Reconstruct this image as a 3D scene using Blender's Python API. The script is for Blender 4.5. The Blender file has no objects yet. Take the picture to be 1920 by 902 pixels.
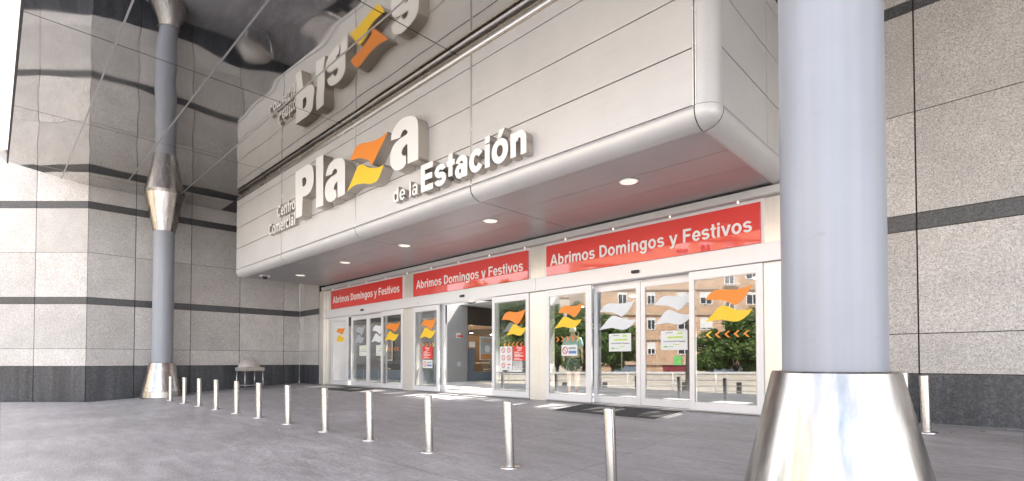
import bpy, bmesh, math, random
from mathutils import Vector, Matrix
R = math.radians
S = math.sqrt(.5)
sc = bpy.context.scene
COL = sc.collection

# ------------------------------------------------------------------ camera
cam_d = bpy.data.cameras.new('camera'); cam = bpy.data.objects.new('camera', cam_d); COL.objects.link(cam)
cam_d.sensor_width = 36; cam_d.lens = 36*957/1920; cam_d.shift_y = (655-451)/1920
cam_d.clip_start = .05; cam_d.clip_end = 1000
cam.location = (0, 0, 1.25); cam.rotation_euler = (R(91.27), 0, R(45))
sc.camera = cam
# ------------------------------------------------------------------ light
SUN_EL, SUN_AZ = 50.0, 28.0            # azimuth measured from +Y towards +X
w = bpy.data.worlds.new('World'); sc.world = w; w.use_nodes = True
nt = w.node_tree; nt.nodes.clear()
sky = nt.nodes.new('ShaderNodeTexSky'); sky.sky_type = 'NISHITA'; sky.sun_disc = False
sky.sun_elevation = R(SUN_EL); sky.sun_rotation = R(SUN_AZ); sky.dust_density = 2.0; sky.air_density = 1.0
bg = nt.nodes.new('ShaderNodeBackground'); bg.inputs[1].default_value = .15
wo = nt.nodes.new('ShaderNodeOutputWorld')
tcw = nt.nodes.new('ShaderNodeTexCoord'); mpw = nt.nodes.new('ShaderNodeMapping'); mpw.inputs['Scale'].default_value = (1, 1, 2.6)
nzw = nt.nodes.new('ShaderNodeTexNoise'); nzw.inputs['Scale'].default_value = 2.1; nzw.inputs['Detail'].default_value = 9; nzw.inputs['Roughness'].default_value = .55
crw = nt.nodes.new('ShaderNodeValToRGB'); crw.color_ramp.elements[0].position = .40; crw.color_ramp.elements[1].position = .60
mxw = nt.nodes.new('ShaderNodeMix'); mxw.data_type = 'RGBA'; mxw.inputs[7].default_value = (7.9, 7.75, 7.6, 1)      # sunlit thin cloud
nt.links.new(tcw.outputs['Generated'], mpw.inputs[0]); nt.links.new(mpw.outputs[0], nzw.inputs['Vector']); nt.links.new(nzw.outputs['Fac'], crw.inputs[0])
nt.links.new(crw.outputs[0], mxw.inputs[0]); nt.links.new(sky.outputs[0], mxw.inputs[6])
nt.links.new(mxw.outputs[2], bg.inputs[0]); nt.links.new(bg.outputs[0], wo.inputs[0])
sd = bpy.data.lights.new('sun', 'SUN'); sd.energy = 4.5; sd.angle = R(.6); sd.color = (1, .95, .87)
so = bpy.data.objects.new('sun', sd); COL.objects.link(so)
dv = Vector((math.sin(R(SUN_AZ))*math.cos(R(SUN_EL)), math.cos(R(SUN_AZ))*math.cos(R(SUN_EL)), math.sin(R(SUN_EL))))
so.rotation_euler = dv.to_track_quat('Z', 'Y').to_euler(); so.location = (0, 0, 40)
sc.view_settings.view_transform = 'Standard'; sc.view_settings.look = 'None'
sc.view_settings.gamma = 1; sc.view_settings.exposure = 2.02
sc.cycles.max_bounces = 8; sc.cycles.glossy_bounces = 5; sc.cycles.diffuse_bounces = 4
sc.cycles.transparent_max_bounces = 16; sc.cycles.sample_clamp_indirect = 6
sc.cycles.caustics_reflective = False; sc.cycles.caustics_refractive = False

# ------------------------------------------------------------------ materials
def mat(name): 
    m = bpy.data.materials.new(name); m.use_nodes = True
    return m, m.node_tree, m.node_tree.nodes['Principled BSDF']
def N(t, typ, **k):
    n = t.nodes.new(typ)
    for a, b in k.items(): setattr(n, a, b)
    return n
def plain(name, col, rough=.5, metal=0, bump=0, bscale=30, var=0, coat=0, ior=None):
    m, t, p = mat(name)
    p.inputs['Base Color'].default_value = (*col, 1); p.inputs['Roughness'].default_value = rough
    p.inputs['Metallic'].default_value = metal
    if coat: p.inputs['Coat Weight'].default_value = coat; p.inputs['Coat Roughness'].default_value = .03
    if ior: p.inputs['IOR'].default_value = ior
    tc = N(t, 'ShaderNodeTexCoord'); nz = N(t, 'ShaderNodeTexNoise'); nz.inputs['Scale'].default_value = bscale
    nz.inputs['Detail'].default_value = 5
    t.links.new(tc.outputs['Object'], nz.inputs['Vector'])
    if bump:
        b = N(t, 'ShaderNodeBump'); b.inputs['Strength'].default_value = bump; b.inputs['Distance'].default_value = .01
        t.links.new(nz.outputs['Fac'], b.inputs['Height']); t.links.new(b.outputs[0], p.inputs['Normal'])
    if var:
        mr = N(t, 'ShaderNodeMapRange'); mr.inputs[3].default_value = 1-var; mr.inputs[4].default_value = 1+var
        n2 = N(t, 'ShaderNodeTexNoise'); n2.inputs['Scale'].default_value = bscale*.12; n2.inputs['Detail'].default_value = 6
        t.links.new(tc.outputs['Object'], n2.inputs['Vector'])
        t.links.new(n2.outputs['Fac'], mr.inputs[0])
        mx = N(t, 'ShaderNodeMix', data_type='RGBA', blend_type='MULTIPLY'); mx.inputs[0].default_value = 1
        mx.inputs[6].default_value = (*col, 1); t.links.new(mr.outputs[0], mx.inputs[7])
        t.links.new(mx.outputs[2], p.inputs['Base Color'])
        mr2 = N(t, 'ShaderNodeMapRange'); mr2.inputs[3].default_value = max(rough-.1, .02); mr2.inputs[4].default_value = rough+.1
        t.links.new(n2.outputs['Fac'], mr2.inputs[0]); t.links.new(mr2.outputs[0], p.inputs['Roughness'])
    return m
def ramp_node(t, src, stops):
    r = N(t, 'ShaderNodeValToRGB'); e = r.color_ramp.elements
    while len(e) < len(stops): e.new(.5)
    for i, (pos, c) in enumerate(stops): e[i].position = pos; e[i].color = (*c, 1)
    t.links.new(src, r.inputs[0]); return r
def mixc(t, fac, a, b, mode='MIX'):
    mx = N(t, 'ShaderNodeMix', data_type='RGBA', blend_type=mode)
    for i, v in ((0, fac), (6, a), (7, b)):
        if hasattr(v, 'links') : t.links.new(v, mx.inputs[i])
        elif i == 0: mx.inputs[0].default_value = v
        else: mx.inputs[i].default_value = (*v, 1)
    return mx.outputs[2]
def granite(name, lo, mid, hi, speck, rough, scale=1.0, tint=.10, streak=0):
    m, t, p = mat(name)
    tc = N(t, 'ShaderNodeTexCoord'); g = N(t, 'ShaderNodeNewGeometry')
    off = N(t, 'ShaderNodeVectorMath', operation='MULTIPLY_ADD')       # every slab cut from another block
    cb = N(t, 'ShaderNodeCombineXYZ')
    for i in range(3): t.links.new(g.outputs['Random Per Island'], cb.inputs[i])
    t.links.new(cb.outputs[0], off.inputs[0]); off.inputs[1].default_value = (37, 51, 23)
    t.links.new(tc.outputs['Object'], off.inputs[2])
    v = N(t, 'ShaderNodeTexVoronoi'); v.inputs['Scale'].default_value = 55*scale; v.inputs['Randomness'].default_value = 1
    n1 = N(t, 'ShaderNodeTexNoise'); n1.inputs['Scale'].default_value = 30*scale; n1.inputs['Detail'].default_value = 8; n1.inputs['Roughness'].default_value = .75
    n2 = N(t, 'ShaderNodeTexNoise'); n2.inputs['Scale'].default_value = 1.6; n2.inputs['Detail'].default_value = 8; n2.inputs['Roughness'].default_value = .6
    n3 = N(t, 'ShaderNodeTexNoise'); n3.inputs['Scale'].default_value = 90*scale; n3.inputs['Detail'].default_value = 3
    for n in (v, n1, n2, n3): t.links.new(off.outputs[0], n.inputs['Vector'])
    r1 = ramp_node(t, n1.outputs['Fac'], [(.34, lo), (.5, mid), (.64, hi)])
    sp = ramp_node(t, n3.outputs['Fac'], [(.36, (1, 1, 1)), (.44, (0, 0, 0))])
    c = mixc(t, sp.outputs[0], r1.outputs[0], speck)
    vc = N(t, 'ShaderNodeSeparateColor'); t.links.new(v.outputs['Color'], vc.inputs[0])
    mr0 = N(t, 'ShaderNodeMapRange'); mr0.inputs[3].default_value = .86; mr0.inputs[4].default_value = 1.14
    t.links.new(vc.outputs[0], mr0.inputs[0]); c = mixc(t, 1.0, c, mr0.outputs[0], 'MULTIPLY')
    mr = N(t, 'ShaderNodeMapRange'); mr.inputs[1].default_value = .3; mr.inputs[2].default_value = .7; mr.inputs[3].default_value = .89; mr.inputs[4].default_value = 1.09
    t.links.new(n2.outputs['Fac'], mr.inputs[0]); c = mixc(t, 1.0, c, mr.outputs[0], 'MULTIPLY')
    mi = N(t, 'ShaderNodeMapRange'); mi.inputs[3].default_value = 1-tint; mi.inputs[4].default_value = 1+tint
    t.links.new(g.outputs['Random Per Island'], mi.inputs[0]); c = mixc(t, 1.0, c, mi.outputs[0], 'MULTIPLY')
    if streak:
        mp = N(t, 'ShaderNodeMapping'); mp.inputs['Scale'].default_value = (5, 5, .35)
        n4 = N(t, 'ShaderNodeTexNoise'); n4.inputs['Scale'].default_value = 1; n4.inputs['Detail'].default_value = 6
        t.links.new(off.outputs[0], mp.inputs[0]); t.links.new(mp.outputs[0], n4.inputs['Vector'])
        m4 = N(t, 'ShaderNodeMapRange'); m4.inputs[1].default_value = .35; m4.inputs[2].default_value = .7; m4.inputs[3].default_value = 1-streak; m4.inputs[4].default_value = 1+streak
        t.links.new(n4.outputs['Fac'], m4.inputs[0]); c = mixc(t, 1.0, c, m4.outputs[0], 'MULTIPLY')
    t.links.new(c, p.inputs['Base Color'])
    rr = N(t, 'ShaderNodeMapRange'); rr.inputs[3].default_value = rough-.12; rr.inputs[4].default_value = rough+.12
    t.links.new(n2.outputs['Fac'], rr.inputs[0]); t.links.new(rr.outputs[0], p.inputs['Roughness'])
    b = N(t, 'ShaderNodeBump'); b.inputs['Strength'].default_value = .15; b.inputs['Distance'].default_value = .002
    t.links.new(n1.outputs['Fac'], b.inputs['Height']); t.links.new(b.outputs[0], p.inputs['Normal'])
    return m
def brushed(name, col, rough, axis=(60, 60, .6), metal=1.0, amp=.12):
    m, t, p = mat(name)
    p.inputs['Metallic'].default_value = metal
    tc = N(t, 'ShaderNodeTexCoord'); mp = N(t, 'ShaderNodeMapping'); mp.inputs['Scale'].default_value = axis
    n = N(t, 'ShaderNodeTexNoise'); n.inputs['Scale'].default_value = 1; n.inputs['Detail'].default_value = 6
    n2 = N(t, 'ShaderNodeTexNoise'); n2.inputs['Scale'].default_value = 1.5; n2.inputs['Detail'].default_value = 3
    t.links.new(tc.outputs['Object'], mp.inputs[0]); t.links.new(mp.outputs[0], n.inputs['Vector']); t.links.new(tc.outputs['Object'], n2.inputs['Vector'])
    mr = N(t, 'ShaderNodeMapRange'); mr.inputs[1].default_value = .3; mr.inputs[2].default_value = .7
    mr.inputs[3].default_value = max(.02, rough-.035); mr.inputs[4].default_value = rough+.045
    t.links.new(n2.outputs['Fac'], mr.inputs[0]); t.links.new(mr.outputs[0], p.inputs['Roughness'])
    m2 = N(t, 'ShaderNodeMapRange'); m2.inputs[1].default_value = .3; m2.inputs[2].default_value = .7; m2.inputs[3].default_value = 1-amp; m2.inputs[4].default_value = 1+amp*.5
    t.links.new(n.outputs['Fac'], m2.inputs[0])
    m3 = N(t, 'ShaderNodeMapRange'); m3.inputs[1].default_value = .3; m3.inputs[2].default_value = .7; m3.inputs[3].default_value = .93; m3.inputs[4].default_value = 1.03
    n3 = N(t, 'ShaderNodeTexNoise'); n3.inputs['Scale'].default_value = 1.1; n3.inputs['Detail'].default_value = 9; n3.inputs['Roughness'].default_value = .65
    t.links.new(tc.outputs['Object'], n3.inputs['Vector']); t.links.new(n3.outputs['Fac'], m3.inputs[0])
    t.links.new(mixc(t, 1.0, mixc(t, 1.0, col, m2.outputs[0], 'MULTIPLY'), m3.outputs[0], 'MULTIPLY'), p.inputs['Base Color'])
    b = N(t, 'ShaderNodeBump'); b.inputs['Strength'].default_value = .10 if max(axis[:2]) > 35 and axis[2] < 3 and metal > .95 else 0; b.inputs['Distance'].default_value = .002
    t.links.new(n.outputs['Fac'], b.inputs['Height']); t.links.new(b.outputs[0], p.inputs['Normal'])
    return m
def glass_mat(name, tint, ior, film=0.0, rough=0.0):
    m, t, p = mat(name); t.nodes.remove(p); out = t.nodes['Material Output']
    tr = N(t, 'ShaderNodeBsdfTransparent'); tr.inputs[0].default_value = (*tint, 1)
    gl = N(t, 'ShaderNodeBsdfGlossy'); gl.inputs['Roughness'].default_value = rough; gl.inputs[0].default_value = (1, 1, 1, 1)
    f0 = ((ior-1)/(ior+1))**2            # reflectance straight on, rising towards grazing (same from both sides of the pane)
    gm = N(t, 'ShaderNodeNewGeometry'); dt = N(t, 'ShaderNodeVectorMath', operation='DOT_PRODUCT')
    t.links.new(gm.outputs['Incoming'], dt.inputs[0]); t.links.new(gm.outputs['Normal'], dt.inputs[1])
    ab = N(t, 'ShaderNodeMath', operation='ABSOLUTE'); t.links.new(dt.outputs['Value'], ab.inputs[0])
    om = N(t, 'ShaderNodeMath', operation='SUBTRACT'); om.inputs[0].default_value = 1; t.links.new(ab.outputs[0], om.inputs[1])
    pw = N(t, 'ShaderNodeMath', operation='POWER'); pw.inputs[1].default_value = 5; t.links.new(om.outputs[0], pw.inputs[0])
    fr = N(t, 'ShaderNodeMath', operation='MULTIPLY_ADD'); fr.inputs[1].default_value = 1-f0; fr.inputs[2].default_value = f0; t.links.new(pw.outputs[0], fr.inputs[0])
    tc = N(t, 'ShaderNodeTexCoord'); nz = N(t, 'ShaderNodeTexNoise'); nz.inputs['Scale'].default_value = .8; nz.inputs['Detail'].default_value = 1
    b = N(t, 'ShaderNodeBump'); b.inputs['Strength'].default_value = .05; b.inputs['Distance'].default_value = .01
    t.links.new(tc.outputs['Object'], nz.inputs['Vector']); t.links.new(nz.outputs['Fac'], b.inputs['Height']); t.links.new(b.outputs[0], gl.inputs['Normal'])
    mx = N(t, 'ShaderNodeMixShader'); t.links.new(fr.outputs[0], mx.inputs[0])
    base = tr.outputs[0]
    if film:
        df = N(t, 'ShaderNodeBsdfDiffuse'); df.inputs[0].default_value = (.8, .8, .78, 1)
        m0 = N(t, 'ShaderNodeMixShader'); m0.inputs[0].default_value = film
        t.links.new(base, m0.inputs[1]); t.links.new(df.outputs[0], m0.inputs[2]); base = m0.outputs[0]
    t.links.new(base, mx.inputs[1]); t.links.new(gl.outputs[0], mx.inputs[2]); t.links.new(mx.outputs[0], out.inputs[0])
    return m
def emis(name, col, st):
    m, t, p = mat(name); p.inputs['Emission Color'].default_value = (*col, 1); p.inputs['Emission Strength'].default_value = st
    p.inputs['Base Color'].default_value = (*col, 1)
    return m

M = {}
M['granite'] = granite('pale_granite', (.40, .37, .345), (.62, .58, .545), (.73, .695, .665), (.16, .145, .135), .45, 1.35, tint=.12)
M['base_stone'] = granite('dark_base_stone', (.035, .036, .042), (.062, .064, .072), (.105, .108, .12), (.02, .02, .024), .36, .7, tint=.12, streak=.35)
M['band_stone'] = granite('dark_band_stone', (.045, .045, .048), (.085, .085, .088), (.14, .14, .14), (.03, .03, .03), .38, tint=.2)
M['joint'] = plain('joint', (.05, .04, .028), .9, var=.3)
M['alu_white'] = brushed('satin_white_aluminium', (.67, .655, .645), .44, (1.2, 30, 30), .25, .03)
M['alu_soffit'] = brushed('satin_grey_aluminium', (.42, .415, .42), .38, (.6, 25, 25), .6, .05)
M['groove'] = plain('dark_groove', (.05, .045, .045), .7)
M['trim'] = brushed('bright_trim', (.85, .83, .81), .25, (1, 30, 30), .6, .03)
M['gold_trim'] = brushed('gutter_metal', (.62, .56, .46), .28, (.6, 40, 40), .9, .2)
M['door_alu'] = plain('door_frame_white_aluminium', (.80, .79, .80), .32, .15, var=.03, bscale=20)
M['post_alu'] = brushed('cream_steel_post', (.82, .78, .72), .33, (40, 40, .5), .55, .05)
M['steel'] = brushed('brushed_stainless_steel', (.50, .475, .455), .25, (22, 22, .25), 1.0, .28)
M['steel_post'] = brushed('bollard_stainless_steel', (.54, .52, .50), .27, (90, 90, 1.2), 1.0, .06)
M['steel_dull'] = brushed('dull_steel', (.55, .54, .54), .38, (40, 40, .6), .9, .08)
M['paint'] = brushed('grey_blue_column_paint', (.355, .37, .41), .33, (14, 14, .4), .0, .06)
_t = M['paint'].node_tree; _p = _t.nodes['Principled BSDF']; _src = _p.inputs['Base Color'].links[0].from_socket
_tc = N(_t, 'ShaderNodeTexCoord'); _mp = N(_t, 'ShaderNodeMapping'); _mp.inputs['Scale'].default_value = (3, 3, 9)
_n = N(_t, 'ShaderNodeTexNoise'); _n.inputs['Scale'].default_value = 1.6; _n.inputs['Detail'].default_value = 10; _n.inputs['Roughness'].default_value = .7
_t.links.new(_tc.outputs['Object'], _mp.inputs[0]); _t.links.new(_mp.outputs[0], _n.inputs['Vector'])
_r = ramp_node(_t, _n.outputs['Fac'], [(.62, (0, 0, 0)), (.72, (.55, .55, .55))])
_t.links.new(mixc(_t, _r.outputs[0], _src, (.26, .26, .28)), _p.inputs['Base Color'])
M['letter'] = plain('white_letter_face', (.90, .89, .87), .4)
M['letter_side'] = plain('letter_return_metal', (.50, .45, .40), .35, .5)
M['orange'] = plain('orange_vinyl', (.90, .28, .03), .4)
M['yellow'] = plain('yellow_vinyl', (.95, .62, .03), .4)
M['frost'] = plain('frosted_white_vinyl', (.80, .82, .84), .5)
M['frost_grey'] = plain('frosted_grey_vinyl', (.42, .45, .48), .5)
M['red'] = plain('red_sign_glass', (.80, .020, .008), .5, 0, coat=1.0)
M['red'].node_tree.nodes['Principled BSDF'].inputs['Coat IOR'].default_value = 1.7
M['sheet_red'] = plain('red_paper', (.75, .05, .03), .5)
M['paper'] = plain('white_paper', (.82, .82, .80), .6)
M['ink'] = plain('dark_ink', (.10, .10, .11), .6)
M['ink_grey'] = plain('grey_ink', (.35, .40, .42), .6)
M['ink_green'] = plain('green_ink', (.22, .55, .12), .6)
M['ink_lime'] = plain('lime_ink', (.55, .72, .15), .6)
M['ink_red'] = plain('red_ink', (.65, .08, .06), .6)
M['ink_blue'] = plain('blue_ink', (.15, .25, .50), .6)
M['green_paper'] = plain('green_paper', (.20, .65, .18), .6)
M['glass'] = glass_mat('door_glass', (.66, .68, .68), 2.5)
M['glass_in'] = glass_mat('interior_glass', (.94, .95, .95), 1.3)
M['film'] = glass_mat('filmed_glass', (.9, .9, .9), 1.6, film=.85)
M['black'] = plain('black_plastic', (.02, .02, .022), .35)
M['rubber'] = plain('mat_rubber', (.055, .05, .05), .85, bump=.8, bscale=120, var=.35)
M['lens'] = emis('lit_lamp_lens', (.95, .90, .80), .17)
M['leaf'] = None

def floor_mat():
    m, t, p = mat('grey_stone_paving')
    tc = N(t, 'ShaderNodeTexCoord')
    mp = N(t, 'ShaderNodeMapping'); mp.inputs['Rotation'].default_value = (0, 0, R(90)); mp.inputs['Scale'].default_value = (1, 1, 1)
    br = N(t, 'ShaderNodeTexBrick'); br.inputs['Scale'].default_value = 1; br.inputs['Mortar Size'].default_value = .007; br.inputs['Mortar Smooth'].default_value = .2
    br.inputs['Brick Width'].default_value = 3.2; br.inputs['Row Height'].default_value = 1.6; br.offset = 0
    br.inputs['Color1'].default_value = (.93, .93, .93, 1); br.inputs['Color2'].default_value = (1.06, 1.06, 1.06, 1); br.inputs['Mortar'].default_value = (.66, .64, .61, 1)
    t.links.new(tc.outputs['Object'], mp.inputs[0]); t.links.new(mp.outputs[0], br.inputs['Vector'])
    ms = N(t, 'ShaderNodeMapping'); ms.inputs['Scale'].default_value = (.9, 3.6, 1); ms.inputs['Rotation'].default_value = (0, 0, R(38))
    t.links.new(tc.outputs['Object'], ms.inputs[0])
    n1 = N(t, 'ShaderNodeTexNoise'); n1.inputs['Scale'].default_value = 1.5; n1.inputs['Detail'].default_value = 9; n1.inputs['Roughness'].default_value = .62
    n2 = N(t, 'ShaderNodeTexNoise'); n2.inputs['Scale'].default_value = .45; n2.inputs['Detail'].default_value = 5
    n3 = N(t, 'ShaderNodeTexNoise'); n3.inputs['Scale'].default_value = 14; n3.inputs['Detail'].default_value = 9; n3.inputs['Roughness'].default_value = .7
    t.links.new(ms.outputs[0], n1.inputs['Vector']); t.links.new(tc.outputs['Object'], n2.inputs['Vector']); t.links.new(ms.outputs[0], n3.inputs['Vector'])
    c = ramp_node(t, n1.outputs['Fac'], [(.30, (.33, .306, .306)), (.5, (.425, .396, .397)), (.70, (.52, .487, .488))]).outputs[0]
    for n, a, b in ((n2, .84, 1.14), (n3, .66, 1.26)):
        mr = N(t, 'ShaderNodeMapRange'); mr.inputs[1].default_value = .3; mr.inputs[2].default_value = .7; mr.inputs[3].default_value = a; mr.inputs[4].default_value = b
        t.links.new(n.outputs['Fac'], mr.inputs[0]); c = mixc(t, 1.0, c, mr.outputs[0], 'MULTIPLY')
    c = mixc(t, 1.0, c, br.outputs['Color'], 'MULTIPLY')
    sp = ramp_node(t, n3.outputs['Fac'], [(.24, (1, 1, 1)), (.29, (0, 0, 0))])   # chips and scuffs
    c = mixc(t, sp.outputs[0], c, (.06, .055, .055))
    t.links.new(c, p.inputs['Base Color'])
    rr = N(t, 'ShaderNodeMapRange'); rr.inputs[1].default_value = .3; rr.inputs[2].default_value = .7; rr.inputs[3].default_value = .44; rr.inputs[4].default_value = .56
    t.links.new(n1.outputs['Fac'], rr.inputs[0]); t.links.new(rr.outputs[0], p.inputs['Roughness'])
    b = N(t, 'ShaderNodeBump'); b.inputs['Strength'].default_value = .25; b.inputs['Distance'].default_value = .003
    t.links.new(n3.outputs['Fac'], b.inputs['Height']); t.links.new(b.outputs[0], p.inputs['Normal'])
    return m
M['floor'] = floor_mat()
M['plaza'] = plain('pale_plaza_paving', (.42, .405, .385), .7, var=.25, bscale=6, bump=.2)
M['hall_floor'] = plain('polished_hall_floor', (.66, .66, .64), .25, var=.15, bscale=8)
def mirror_mat():
    m, t, p = mat('polished_dark_metal_panel'); p.inputs['Metallic'].default_value = 1
    p.inputs['Base Color'].default_value = (.57, .555, .54, 1)
    tc = N(t, 'ShaderNodeTexCoord'); n = N(t, 'ShaderNodeTexNoise'); n.inputs['Scale'].default_value = .9; n.inputs['Detail'].default_value = 8
    t.links.new(tc.outputs['Object'], n.inputs['Vector'])
    mr = N(t, 'ShaderNodeMapRange'); mr.inputs[1].default_value = .35; mr.inputs[2].default_value = .75; mr.inputs[3].default_value = .015; mr.inputs[4].default_value = .085
    t.links.new(n.outputs['Fac'], mr.inputs[0]); t.links.new(mr.outputs[0], p.inputs['Roughness'])
    return m
M['mirror'] = mirror_mat()

# ------------------------------------------------------------------ object helpers
def local_of(o):
    m = Matrix.Identity(4)
    while o is not None:
        m = Matrix.Translation(o.location) @ Matrix.Rotation(o.rotation_euler[2], 4, 'Z') @ m; o = o.parent
    return m
def tag(o, label=None, cat=None, group=None, kind=None):
    if label: o['label'] = label
    if cat: o['category'] = cat
    if group: o['group'] = group
    if kind: o['kind'] = kind
    return o
def empty(name, loc, rz=0, label=None, cat=None, group=None, kind=None):
    o = bpy.data.objects.new(name, None); COL.objects.link(o); o.location = loc; o.rotation_euler = (0, 0, rz)
    o.empty_display_size = .1
    return tag(o, label, cat, group, kind)
class MB:
    def __init__(s): s.bm = bmesh.new(); s.mi = 0
    def _f(s, vs):
        try: f = s.bm.faces.new(vs); f.material_index = s.mi; return f
        except ValueError: return None
    def box(s, x0, y0, z0, x1, y1, z1, rot=None):
        c = [(x0,y0,z0),(x1,y0,z0),(x1,y1,z0),(x0,y1,z0),(x0,y0,z1),(x1,y0,z1),(x1,y1,z1),(x0,y1,z1)]
        if rot: c = [rot @ Vector(p) for p in c]
        v = [s.bm.verts.new(p) for p in c]
        for q in ((0,3,2,1),(4,5,6,7),(0,1,5,4),(1,2,6,5),(2,3,7,6),(3,0,4,7)): s._f([v[i] for i in q])
        return s
    def quad(s, *p):
        s._f([s.bm.verts.new(q) for q in p]); return s
    def lathe(s, prof, cx=0, cy=0, n=48, cap=True, smooth=True, tilt=None):
        rings = []
        for r, z in prof:
            rings.append([s.bm.verts.new((cx+r*math.cos(2*math.pi*i/n), cy+r*math.sin(2*math.pi*i/n), z)) for i in range(n)])
        for a, b in zip(rings, rings[1:]):
            for i in range(n):
                f = s._f([a[i], a[(i+1) % n], b[(i+1) % n], b[i]])
                if f: f.smooth = smooth
        if cap: s._f(rings[0][::-1]); s._f(rings[-1])
        return s
    def tube(s, p0, p1, r, n=12, r1=None):
        p0 = Vector(p0); p1 = Vector(p1); d = (p1-p0).normalized(); q = d.to_track_quat('Z', 'Y')
        r1 = r if r1 is None else r1
        a = [s.bm.verts.new(p0+q@Vector((r*math.cos(2*math.pi*i/n), r*math.sin(2*math.pi*i/n), 0))) for i in range(n)]
        b = [s.bm.verts.new(p1+q@Vector((r1*math.cos(2*math.pi*i/n), r1*math.sin(2*math.pi*i/n), 0))) for i in range(n)]
        for i in range(n):
            f = s._f([a[i], a[(i+1) % n], b[(i+1) % n], b[i]]); 
            if f: f.smooth = True
        s._f(a[::-1]); s._f(b); return s
    def prism(s, pts, axis, a, b):
        """polygon pts (u,v) extruded from a to b along axis: 'x' -> (t,u,v), 'y' -> (u,t,v), 'z' -> (u,v,t)"""
        def P(u, v, t): return {'x': (t, u, v), 'y': (u, t, v), 'z': (u, v, t)}[axis]
        A = [s.bm.verts.new(P(u, v, a)) for u, v in pts]; B = [s.bm.verts.new(P(u, v, b)) for u, v in pts]
        n = len(pts)
        for i in range(n): s._f([A[i], A[(i+1) % n], B[(i+1) % n], B[i]])
        s._f(A); s._f(B[::-1]); return s
    def build(s, name, m, parent=None, loc=None, bevel=0, world=True, autosmooth=False):
        bmesh.ops.recalc_face_normals(s.bm, faces=s.bm.faces)
        if bevel:
            es = [e for e in s.bm.edges if len(e.link_faces) == 2 and e.calc_face_angle(0) > .6]
            bmesh.ops.bevel(s.bm, geom=es, offset=bevel, segments=2, affect='EDGES', profile=.5)
        me = bpy.data.meshes.new(name)
        if world:
            if parent is not None: s.bm.transform(local_of(parent).inverted())
            elif loc is not None: s.bm.transform(Matrix.Translation(-Vector(loc)))
        s.bm.to_mesh(me); s.bm.free()
        for x in (m if isinstance(m, (list, tuple)) else [m]): me.materials.append(x)
        o = bpy.data.objects.new(name, me); COL.objects.link(o)
        if parent is not None: o.parent = parent
        elif loc is not None: o.location = loc
        return o
def kids(o): return [c for c in bpy.data.objects if c.parent == o]
def copy_tree(o, parent=None):
    c = o.copy(); COL.objects.link(c)
    if parent is not None: c.parent = parent
    for ch in kids(o): copy_tree(ch, c)
    return c
def from_curve(cu):
    o = bpy.data.objects.new('tmp', cu); COL.objects.link(o)
    dg = bpy.context.evaluated_depsgraph_get(); dg.update()
    me = bpy.data.meshes.new_from_object(o.evaluated_get(dg))
    bpy.data.objects.remove(o); return me
def smooth_poly(pts, ang=48, sub=4):
    n = len(pts); out = []
    P = [Vector(p) for p in pts]; corner = []
    for i in range(n):
        a = (P[i]-P[i-1]); b = (P[(i+1) % n]-P[i]); corner.append(a.angle(b, 0) > R(ang))
    for i in range(n):
        p1, p2 = P[i], P[(i+1) % n]
        p0 = P[i-1] if not corner[i] else p1-(p2-p1)*.5
        p3 = P[(i+2) % n] if not corner[(i+1) % n] else p2+(p2-p1)*.5
        for k in range(sub):
            t = k/sub
            out.append(.5*((2*p1)+(p2-p0)*t+(2*p0-5*p1+4*p2-p3)*t*t+(3*p1-p0-3*p2+p3)*t**3))
    return [(v.x, v.y) for v in out]
def poly_mesh(polys, depth):
    """filled 2-D outlines (x, z) with holes, thickened to depth; front face at y = 0 looking to -Y"""
    cu = bpy.data.curves.new('c', 'CURVE'); cu.dimensions = '2D'; cu.fill_mode = 'BOTH'; cu.extrude = depth/2
    for p in polys:
        sp = cu.splines.new('POLY'); sp.points.add(len(p)-1); sp.use_cyclic_u = True
        for i, (x, z) in enumerate(p): sp.points[i].co = (x, z, 0, 1)
    me = from_curve(cu); stand_up(me, depth); return me
def stand_up(me, depth):
    me.transform(Matrix.Translation((0, depth/2, 0)) @ Matrix.Rotation(R(90), 4, 'X'))
def text_mesh(txt, depth, bold=0.0, spacing=1.0):
    cu = bpy.data.curves.new('t', 'FONT'); cu.body = txt; cu.extrude = depth/2; cu.offset = bold; cu.space_character = spacing
    cu.fill_mode = 'BOTH'; cu.resolution_u = 4
    me = from_curve(cu); stand_up(me, depth); return me
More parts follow.
